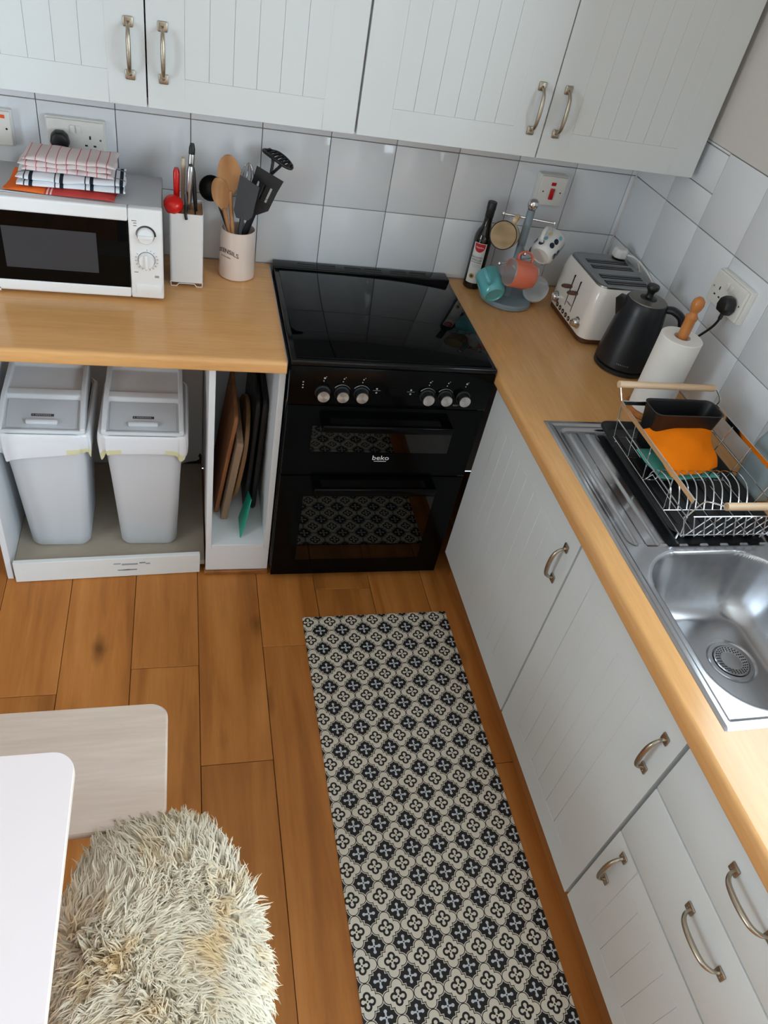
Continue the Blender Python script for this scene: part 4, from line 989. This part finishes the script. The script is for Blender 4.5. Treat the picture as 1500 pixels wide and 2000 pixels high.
bm = new(); loft(bm, [[sd*a + sp*w + Vector((0, 0, z)) for a, w, z in pts] for pts in (((.058, -.022, .150), (.066, 0, .135), (.058, .022, .150), (.052, .026, .205), (.056, 0, .212), (.052, -.026, .205)), ((.068, -.016, .178), (.078, 0, .170), (.068, .016, .178), (.060, .020, .208), (.064, 0, .212), (.060, -.020, .208)), ((.080, -.008, .202), (.088, 0, .199), (.080, .008, .202), (.074, .012, .2125), (.078, 0, .2135), (.074, -.012, .2125)))]); obj('spout', bm, 'kettle', t)
a0 = math.radians(-120)
squiggle(t, 'greyprint', lambda x, y, z: ((.0836+z)*math.cos(a0+x/.0836), (.0836+z)*math.sin(a0+x/.0836), .040+y), 7, .032, .004)

# ================================================================== KITCHEN ROLL
t = thing('kitchen_roll', 'kitchen roll on wooden holder behind the dish rack', 'kitchen roll', (-.168, -.768, ZT))
bm = new(); lathe(bm, [(0, .001), (.062, .001), (.065, .004), (.064, .012), (.058, .015), (0, .016)], 36); obj('holder_base', bm, 'finial', t)
bm = new(); lathe(bm, [(.0225, .0165), (.0545, .0165), (.056, .018), (.056, .236), (.0545, .2375), (.0225, .2375), (.0215, .236), (.0215, .018), (.0225, .0165)], 48, cap=(False, False)); obj('paper_roll', bm, 'paper', t)
bm = new(); lathe(bm, [(.0142, .0165), (.0142, .285), (.0162, .290), (.0162, .296), (.011, .302), (.0095, .308), (.0145, .318), (.0165, .329), (.0145, .341), (.007, .3485), (0, .3495)], 28); obj('holder_post', bm, 'finial', t)

# ================================================================== SINK
SX0, SX1, SY0, SY1 = -.5135, -.0765, -1.768, -.832
t = thing('sink', 'stainless steel sink with ribbed drainer set in the worktop', 'sink', ((SX0+SX1)/2, (SY0+SY1)/2, ZT))
def sdrr(x, y, cx_, cy_, w, d, r):
    qx = np.abs(x-cx_)-(w/2-r); qy = np.abs(y-cy_)-(d/2-r)
    return np.hypot(np.maximum(qx, 0), np.maximum(qy, 0)) + np.minimum(np.maximum(qx, qy), 0) - r
gx = np.linspace(SX0, SX1, 176); gy = np.linspace(SY0, SY1, 376); GX, GY = np.meshgrid(gx, gy, indexing='ij')
sst = lambda a: np.clip(a, 0, 1)**2*(3-2*np.clip(a, 0, 1))
Z = np.full_like(GX, .0045)
d_out = sdrr(GX, GY, (SX0+SX1)/2, (SY0+SY1)/2, SX1-SX0, SY1-SY0, .006)
Z += -.004*sst((d_out+.006)/.006)
Z += -.0028*sst(-(d_out+.016)/.006)                      # stepped-in deck
dd_ = sdrr(GX, GY, -.290, -1.0865, .392, .446, .03); Z += -.0035*sst(-dd_/.010)     # drainer tray
for i in range(7):
    xr = -.450 + i*.054
    rr_ = sdrr(GX, GY, xr, -1.0955, .030, .425, .004); Z += (.0045)*sst(-rr_/.006)
db = sdrr(GX, GY, -.2975, -1.531, .362, .408, .115)
lip = sdrr(GX, GY, -.2975, -1.531, .376, .422, .12); Z += -.0012*sst(-lip/.006)
tt = np.clip(-db/.085, 0, 1); Z += -.150*(1-(1-tt)**2.6)
dc = np.hypot(GX+.262, GY+1.520); Z += np.where(tt > .95, -.004*sst((.058-dc)/.006), 0)
vx = np.stack([GX-(SX0+SX1)/2, GY-(SY0+SY1)/2, Z], -1).reshape(-1, 3)
nx_, ny_ = GX.shape; I = np.arange(nx_*ny_).reshape(nx_, ny_)
F = np.stack([I[:-1, :-1], I[1:, :-1], I[1:, 1:], I[:-1, 1:]], -1).reshape(-1, 4)
me = bpy.data.meshes.new('basin'); me.from_pydata(vx.tolist(), [], F.tolist()); me.materials.append(M['steel']); me.shade_smooth()
o = bpy.data.objects.new('basin', me); C.objects.link(o); o.parent = t
DC = Vector((-.262-(SX0+SX1)/2, -1.520-(SY0+SY1)/2, -.1495-.0035))
bm = new(); lathe(bm, [(.054, .0), (.052, .0022), (.043, .002), (.0415, .0)], 40, Matrix.Translation(DC), cap=(False, False)); obj('drain_ring', bm, 'steel', t)
bm = new(); lathe(bm, [(.0405, .0022), (.039, .0042), (.033, .0038), (.023, .0022), (.0205, -.003), (.012, -.006), (0, -.0065)], 40, Matrix.Translation(DC+Vector((0, 0, .001)))); stn = obj('strainer', bm, 'steel', t)
bm = new()
for n, rr2, r, z in ((30, .0350, .0016, .0056), (26, .0308, .0016, .0050), (22, .0268, .0015, .0044), (12, .0125, .0018, -.0036), (7, .0075, .0018, -.0042), (1, 0, .0018, -.0046)):
    for i in range(n): lathe(bm, [(r, 0), (0, .0002)], 7, Matrix.Translation(DC+Vector((rr2*math.cos(i*2*PI/n), rr2*math.sin(i*2*PI/n), z))), cap=(False, False))
ho = obj('strainer_hole', bm, 'steel_dark', stn); ho['kind'] = 'stuff'

# ================================================================== DISH RACK, TRAY, CADDY, CLOTHS
t = thing('drip_tray', 'black plastic drip tray lying on the steel drainer', 'tray', (-.226, -1.074, ZT+.0048)); TW, TD = .285, .425
bm = new(); rg = lambda k, z: [Vector((x, y, z)) for x, y in rrect(TW+k, TD+k, .03, 6)]
loft(bm, [rg(-.03, 0), rg(-.018, .004), rg(-.004, .014), rg(.004, .018), rg(.008, .0165), rg(.008, .0195), rg(-.002, .0205), rg(-.012, .016), rg(-.03, .006)]); obj('tray_body', bm, 'black_matte', t)
bm = new()
for i in range(7): box(bm, -.105+i*.035-.004, -.105+i*.035+.004, -.17, .17, .0061, .0085, .001, 1)
split('rib', bm, 'black_matte', t)
RX0, RX1, RY0, RY1 = -.385, -.108, -1.305, -.935; RB = ZT+.0285; RT = ZT+.140
t = thing('dish_rack', 'chrome wire dish rack with pale wooden handles over the black tray', 'dish rack', (0, 0, 0))
ins = .022
def wires(name, runs, r=.0016, m='chrome', seg=6):
    for P in runs:
        bm = new(); tube(bm, P, r, seg); obj(name, bm, m, t)
bm = new()     # flat band rim on three sides
for (a, b_) in (((RX0, RY0), (RX0, RY1)), ((RX1, RY0), (RX1, RY1)), ((RX0, RY1), (RX1, RY1))):
    box(bm, min(a[0], b_[0])-.0012, max(a[0], b_[0])+.0012, min(a[1], b_[1])-.0012, max(a[1], b_[1])+.0012, RT-.012, RT, .0004, 1)
obj('rim_band', bm, 'chrome', t)
ys5 = [RY1-.004, RY1-.088, RY1-.172, RY1-.282, RY0+.004]
wires('cross_frame', [[(RX0, y, RT-.008), (RX0+ins, y, RB), (RX1-ins, y, RB), (RX1, y, RT-.008)] for y in ys5])
wires('side_wire', [[(RX0+ins*k, RY0, RT-.008-(RT-.008-RB)*k), (RX0+ins*k, RY1, RT-.008-(RT-.008-RB)*k)] for k in (.45, 1)] + [[(RX1-ins*k, RY0, RT-.008-(RT-.008-RB)*k), (RX1-ins*k, RY1, RT-.008-(RT-.008-RB)*k)] for k in (.45, 1)])
xs = np.linspace(RX0+ins+.014, RX1-ins-.006, 10)
wires('floor_wire', [[(x, RY0+.002, RB-.0005), (x, RY1, RB-.0005)] for x in xs[1::3]])
wires('plate_divider', [spline([(x, RY1-.170, RB), (x, RY1-.176, RB+.030), (x+.002, RY1-.200, RB+.048), (x+.004, RY1-.238, RB+.046), (x+.004, RY1-.262, RB+.026), (x+.002, RY1-.282, RB)], 4) for x in xs])
wires('zigzag_wire', [[(xs[0]-.006+i*.0135, RY1-.172, RB+(.016 if i % 2 else .002)) for i in range(17)]], .0013)
sp_ = .0268
wires('lattice_wire', [[(x, RY0+.006, RB-.006), (x+s*.036, RY0-.002, RB+.062)] for s in (-1, 1) for x in np.arange(RX0+ins+.012, RX1-ins+.012, sp_)] + [[(RX0+ins, RY0-.002, RB+.062), (RX1-ins, RY0-.002, RB+.062)], [(RX0+ins, RY0+.004, RB), (RX1-ins, RY0+.004, RB)]])
hz1 = ZT+.176; hy1 = RY1+.012
wires('handle_wire', [[(RX0, RY1, RT-.004), (RX0-.012, hy1+.006, hz1), (RX0+.004, hy1+.006, hz1)], spline([(RX1, RY1, RT-.004), (RX1+.004, RY1+.002, RT+.012), (RX1-.006, hy1+.004, hz1-.006), (RX1-.022, hy1+.006, hz1)], 5),
      spline([(RX0+.002, RY0-.002, RB+.062), (RX0+.012, RY0-.012, RT-.002), (RX0+.020, RY0-.020, RT+.010), (RX0+.046, RY0-.028, RT+.008), (RX0+.062, RY0-.030, RT+.006)], 5), [(RX1, RY0-.002, RT-.006), (RX1-.02, RY0-.028, RT+.006), (RX1-.04, RY0-.030, RT+.006)]], .0018)
bm = new(); tube(bm, [(RX0-.016, hy1+.006, hz1), (RX1-.018, hy1+.006, hz1)], .0088, 16); o = obj('wooden_handle', bm, 'handlewood', t)
bm = new(); tube(bm, [(RX0+.058, RY0-.030, RT+.006), (RX1-.02, RY0-.030, RT+.006)], .0088, 16); obj('wooden_handle', bm, 'handlewood', t)
bm = new()
for x in (RX0+.02, RX1-.03):
    for y in (RY0+.01, RY1-.02): tube(bm, [(x, y, RB), (x, y, RB-.0145)], .0022, 6)
split('foot', bm, 'chrome', t)
# caddy
t = thing('cutlery_caddy', 'black cutlery caddy hooked inside the far end of the dish rack', 'caddy', (-.233, RY1-.042, RB+.004))
def cr_(w, d, z, r=.02): return [Vector((x, y, z)) for x, y in rrect(w, d, r, 5)]
bm = new(); loft(bm, [cr_(.150, .058, 0), cr_(.158, .062, .004), cr_(.196, .074, .118), cr_(.200, .077, .121), cr_(.192, .069, .121), cr_(.188, .066, .117), cr_(.152, .054, .008)]); obj('caddy_body', bm, 'black_plastic', t)
# cloths
def cloth(nm, lab, corners, m, n=26, amp=.006, seed=1, loc=(0, 0, 0), fold=0, th=.0035):
    """bilinear sheet through four corners (given relative to loc) with soft folds"""
    r = np.random.default_rng(seed); ph = r.random(8)*6; bm = new(); g = []
    a, b_, c, d_ = [Vector(p) for p in corners]
    for i in range(n+1):
        for j in range(n+1):
            u, v = i/n, j/n; p = (a*(1-u)+b_*u)*(1-v) + (d_*(1-u)+c*u)*v
            w = amp*(math.sin(u*5+ph[0]+v*2)*math.cos(v*4+ph[1]) + .5*math.sin(u*11+ph[2])*math.sin(v*9+ph[3])) + .01*math.sin(PI*u)*math.sin(PI*v)
            cv = .004*math.sin(v*9+ph[4])*(u-.5) ; du = .004*math.sin(u*8+ph[5])
            g.append(bm.verts.new(p + Vector((cv, du, w))))
    for i in range(n):
        for j in range(n):
            k = i*(n+1)+j; bm.faces.new((g[k], g[k+n+1], g[k+n+2], g[k+1]))
    o = obj(nm, bm, m, None, loc, ang=180); md = o.modifiers.new('t', 'SOLIDIFY'); md.thickness = th; md.offset = 1
    s = o.modifiers.new('s', 'SUBSURF'); s.levels = s.render_levels = 1
    return tag(o, lab, 'cloth')
cloth('dishcloth', 'teal dishcloth under the orange cloth in the dish rack', [(-.340, -1.010, RB+.012), (-.170, -.975, RB+.02), (-.150, -1.110, RB+.010), (-.325, -1.118, RB+.007)], 'tealcloth', amp=.003, seed=4, th=.005)
cloth('dishcloth', 'bright orange microfibre cloth draped in the dish rack', [(-.352, -1.000, RB+.078), (-.150, -.986, RB+.092), (-.160, -1.098, RB+.026), (-.322, -1.142, RB+.036)], 'orange', amp=.006, seed=11)
# grey-blue bottle by the wall
t = thing('washing_up_bottle', 'grey-blue plastic bottle standing against the right wall behind the rack', 'bottle', (-.0415, -1.115, ZT))
bm = new(); rb = lambda w, d, z: [Vector((x, y, z)) for x, y in rrect(w, d, .02, 6)]
loft(bm, [rb(.050, .080, .001), rb(.060, .092, .006), rb(.062, .096, .02), rb(.062, .096, .13), rb(.052, .08, .165), rb(.030, .034, .185)]); obj('bottle_body', bm, 'bluebottle', t)
bm = new(); lathe(bm, [(.0145, .1855), (.0145, .20), (.010, .205), (.006, .225), (0, .226)], 20); obj('cap', bm, 'white_plastic', t)

# ================================================================== FLOOR MAT
bm = new(); w_, l_ = .497, 1.34
box(bm, 0, w_, -l_, 0, .0, .0028, .0008, 1)
for f in bm.faces: pass
o = obj('floor_mat', bm, 'mat', None, (-1.069, -.772, .0006)); o.rotation_euler = (0, 0, .004)
tag(o, 'black and cream quatrefoil-patterned vinyl runner mat on the floor', 'mat')

# ================================================================== TABLE, BENCH, STOOL, SHEEPSKIN
t = thing('dining_table', 'white rounded-corner table at the bottom left', 'table', (-2.113, -2.052, 0))
bm = new(); prism(bm, rrect(1.01, .83, .035, 8), .728, .7485, .003); obj('table_edge', bm, 'tableedge', t)
bm = new(); prism(bm, rrect(1.008, .828, .035, 8), .7487, .7502); obj('tabletop', bm, 'table', t)
leg = None
for sx in (-1, 1):
    for sy in (-1, 1):
        bm = new(); box(bm, -.022, .022, -.022, .022, .0005, .727, .003, 2); obj('leg', bm, 'table', t, (sx*.43 - .02, sy*.35, 0))
t = thing('bench', 'pale wooden bench seat between the table and the bins', 'bench', (-1.835, -1.497, 0))
bm = new(); prism(bm, rrect(.72, .275, .035, 8), .428, .450, .004); obj('seat', bm, 'bench', t)
for s in (-1, 1):
    for sy in (-1, 1): bm = new(); box(bm, -.018, .018, -.018, .018, .0005, .427, .003, 2); obj('leg', bm, 'bench', t, (s*.29, sy*.1, 0))
bm = new(); box(bm, -.272, .272, -.009, .009, .38, .427); obj('rail', bm, 'bench', t)
FX, FY = -1.490, -1.925; FA, FB = .146, .270
t = thing('stool', 'wooden stool hidden under the sheepskin beside the table', 'stool', (FX, FY, 0))
bm = new(); prism(bm, rrect(2*FA-.03, 2*FB-.05, .11, 8), .415, .440, .004); obj('seat', bm, 'bench', t)
for s in (-1, 1):
    for sy in (-1, 1): bm = new(); box(bm, -.017, .017, -.017, .017, .0005, .414, .003, 2); obj('leg', bm, 'bench', t, (s*.09, sy*.18, 0))
t = thing('sheepskin', 'cream long-haired sheepskin draped over the stool by the table', 'sheepskin', (FX, FY, .4415))
def hidepos(r, th):
    """r<1 top of the pad, r>1 hanging edge; returns pos, normal"""
    c, s = np.cos(th), np.sin(th); k = (np.abs(c)**2.6+np.abs(s)**2.6)**(-1/2.6)
    rr = np.minimum(r, 1); z = .012 + .026*(1-rr**4) - np.maximum(r-1, 0)*.35 - .012*(rr**10)
    x = FA*k*c*(rr+.10*np.maximum(r-1, 0)); y = FB*k*s*(rr+.06*np.maximum(r-1, 0))
    e = np.clip((r-.55)/.5, 0, 1)**1.6
    nx2, ny2 = c*e*1.25, s*e*1.25; nz = 1-.85*e - np.maximum(r-1, 0)*.8
    return np.stack([x, y, z], -1), np.stack([nx2, ny2, nz], -1)
bm = new(); rings = []
for r in np.linspace(.02, 1.2, 16):
    p_, _ = hidepos(np.full(56, r), np.linspace(0, 2*PI, 57)[:-1]); rings.append([Vector(v) for v in p_])
loft(bm, rings, caps=False); bm.faces.new([v for v in bm.verts][:56]); o = obj('hide', bm, 'hide', t); md = o.modifiers.new('s', 'SOLIDIFY'); md.thickness = .006; md.offset = -1
NC, NS, SEG = 7000, 5, 5
r = np.sqrt(rng.random(NC))*1.2; th = rng.random(NC)*2*PI
P0, N0 = hidepos(r, th)
flow = np.stack([np.sin(P0[:, 1]*19+P0[:, 0]*11)*.7 + np.sin(P0[:, 0]*33)*.35, np.cos(P0[:, 0]*21+P0[:, 1]*9)*.4 - .45 + np.clip(P0[:, 1]-.05, 0, 1)*5.5, np.zeros(NC)], -1)
D = N0*np.array([.95, .95, .42]) + flow*.8 + rng.normal(0, .16, (NC, 3)); D /= np.linalg.norm(D, axis=1)[:, None]
Lc = .036 + .026*rng.random(NC)
root = np.repeat(P0, NS, 0) + rng.normal(0, .0050, (NC*NS, 3))*np.array([1, 1, .25])
tipc = P0 + D*Lc[:, None] + np.array([0, 0, -.006])
tip = np.repeat(tipc, NS, 0) + rng.normal(0, .0026, (NC*NS, 3)) + np.repeat(D, NS, 0)*rng.normal(0, .004, (NC*NS, 1))
mid_n = np.repeat(N0/np.linalg.norm(N0, axis=1)[:, None], NS, 0)
K = NC*NS; perp = np.cross(tip-root, rng.normal(0, 1, (K, 3))); perp /= np.linalg.norm(perp, axis=1)[:, None]; perp2 = np.cross(tip-root, perp); perp2 /= np.linalg.norm(perp2, axis=1)[:, None]
wavep = np.repeat(rng.random(NC)*6.28, NS) + rng.normal(0, .4, K); wdir = np.repeat(np.cross(D, rng.normal(0, 1, (NC, 3))), NS, 0)
V = np.empty((K, SEG+1, 3, 3))
for s in range(SEG+1):
    q = s/SEG
    ctr = root*(1-q) + tip*q + mid_n*(.012*math.sin(PI*q)) + wdir*(np.sin(q*7.5+wavep)*.0032*q)[:, None]
    rad = .0024*(1-q**1.8*.92)
    for a in range(3): V[:, s, a] = ctr + (perp*math.cos(a*2.094)+perp2*math.sin(a*2.094))*rad
idx = np.arange(K*(SEG+1)*3).reshape(K, SEG+1, 3); F = []
for s in range(SEG):
    for a in range(3):
        b2 = (a+1) % 3; F.append(np.stack([idx[:, s, a], idx[:, s, b2], idx[:, s+1, b2], idx[:, s+1, a]], -1))
F = np.concatenate(F)
me = bpy.data.meshes.new('fleece'); me.vertices.add(K*(SEG+1)*3); me.vertices.foreach_set('co', V.reshape(-1).astype(np.float32))
me.loops.add(F.size); me.loops.foreach_set('vertex_index', F.reshape(-1).astype(np.int32)); me.polygons.add(len(F)); me.polygons.foreach_set('loop_start', np.arange(0, F.size, 4, dtype=np.int32))
me.update(calc_edges=True); me.shade_smooth(); me.materials.append(M['fleece'])
NV = np.empty((K, SEG+1, 3, 3))          # soft lock normals: mostly the pelt's, a little of each strand's own roundness
up = mid_n*.8 + np.array([0, 0, .5])
for a in range(3): NV[:, :, a] = (up + (perp*math.cos(a*2.094)+perp2*math.sin(a*2.094))*.55)[:, None, :]
NV /= np.linalg.norm(NV, axis=-1)[..., None]
me.normals_split_custom_set_from_vertices(NV.reshape(-1, 3).tolist())
o = bpy.data.objects.new('fleece', me); C.objects.link(o); o.parent = t; o['kind'] = 'stuff'
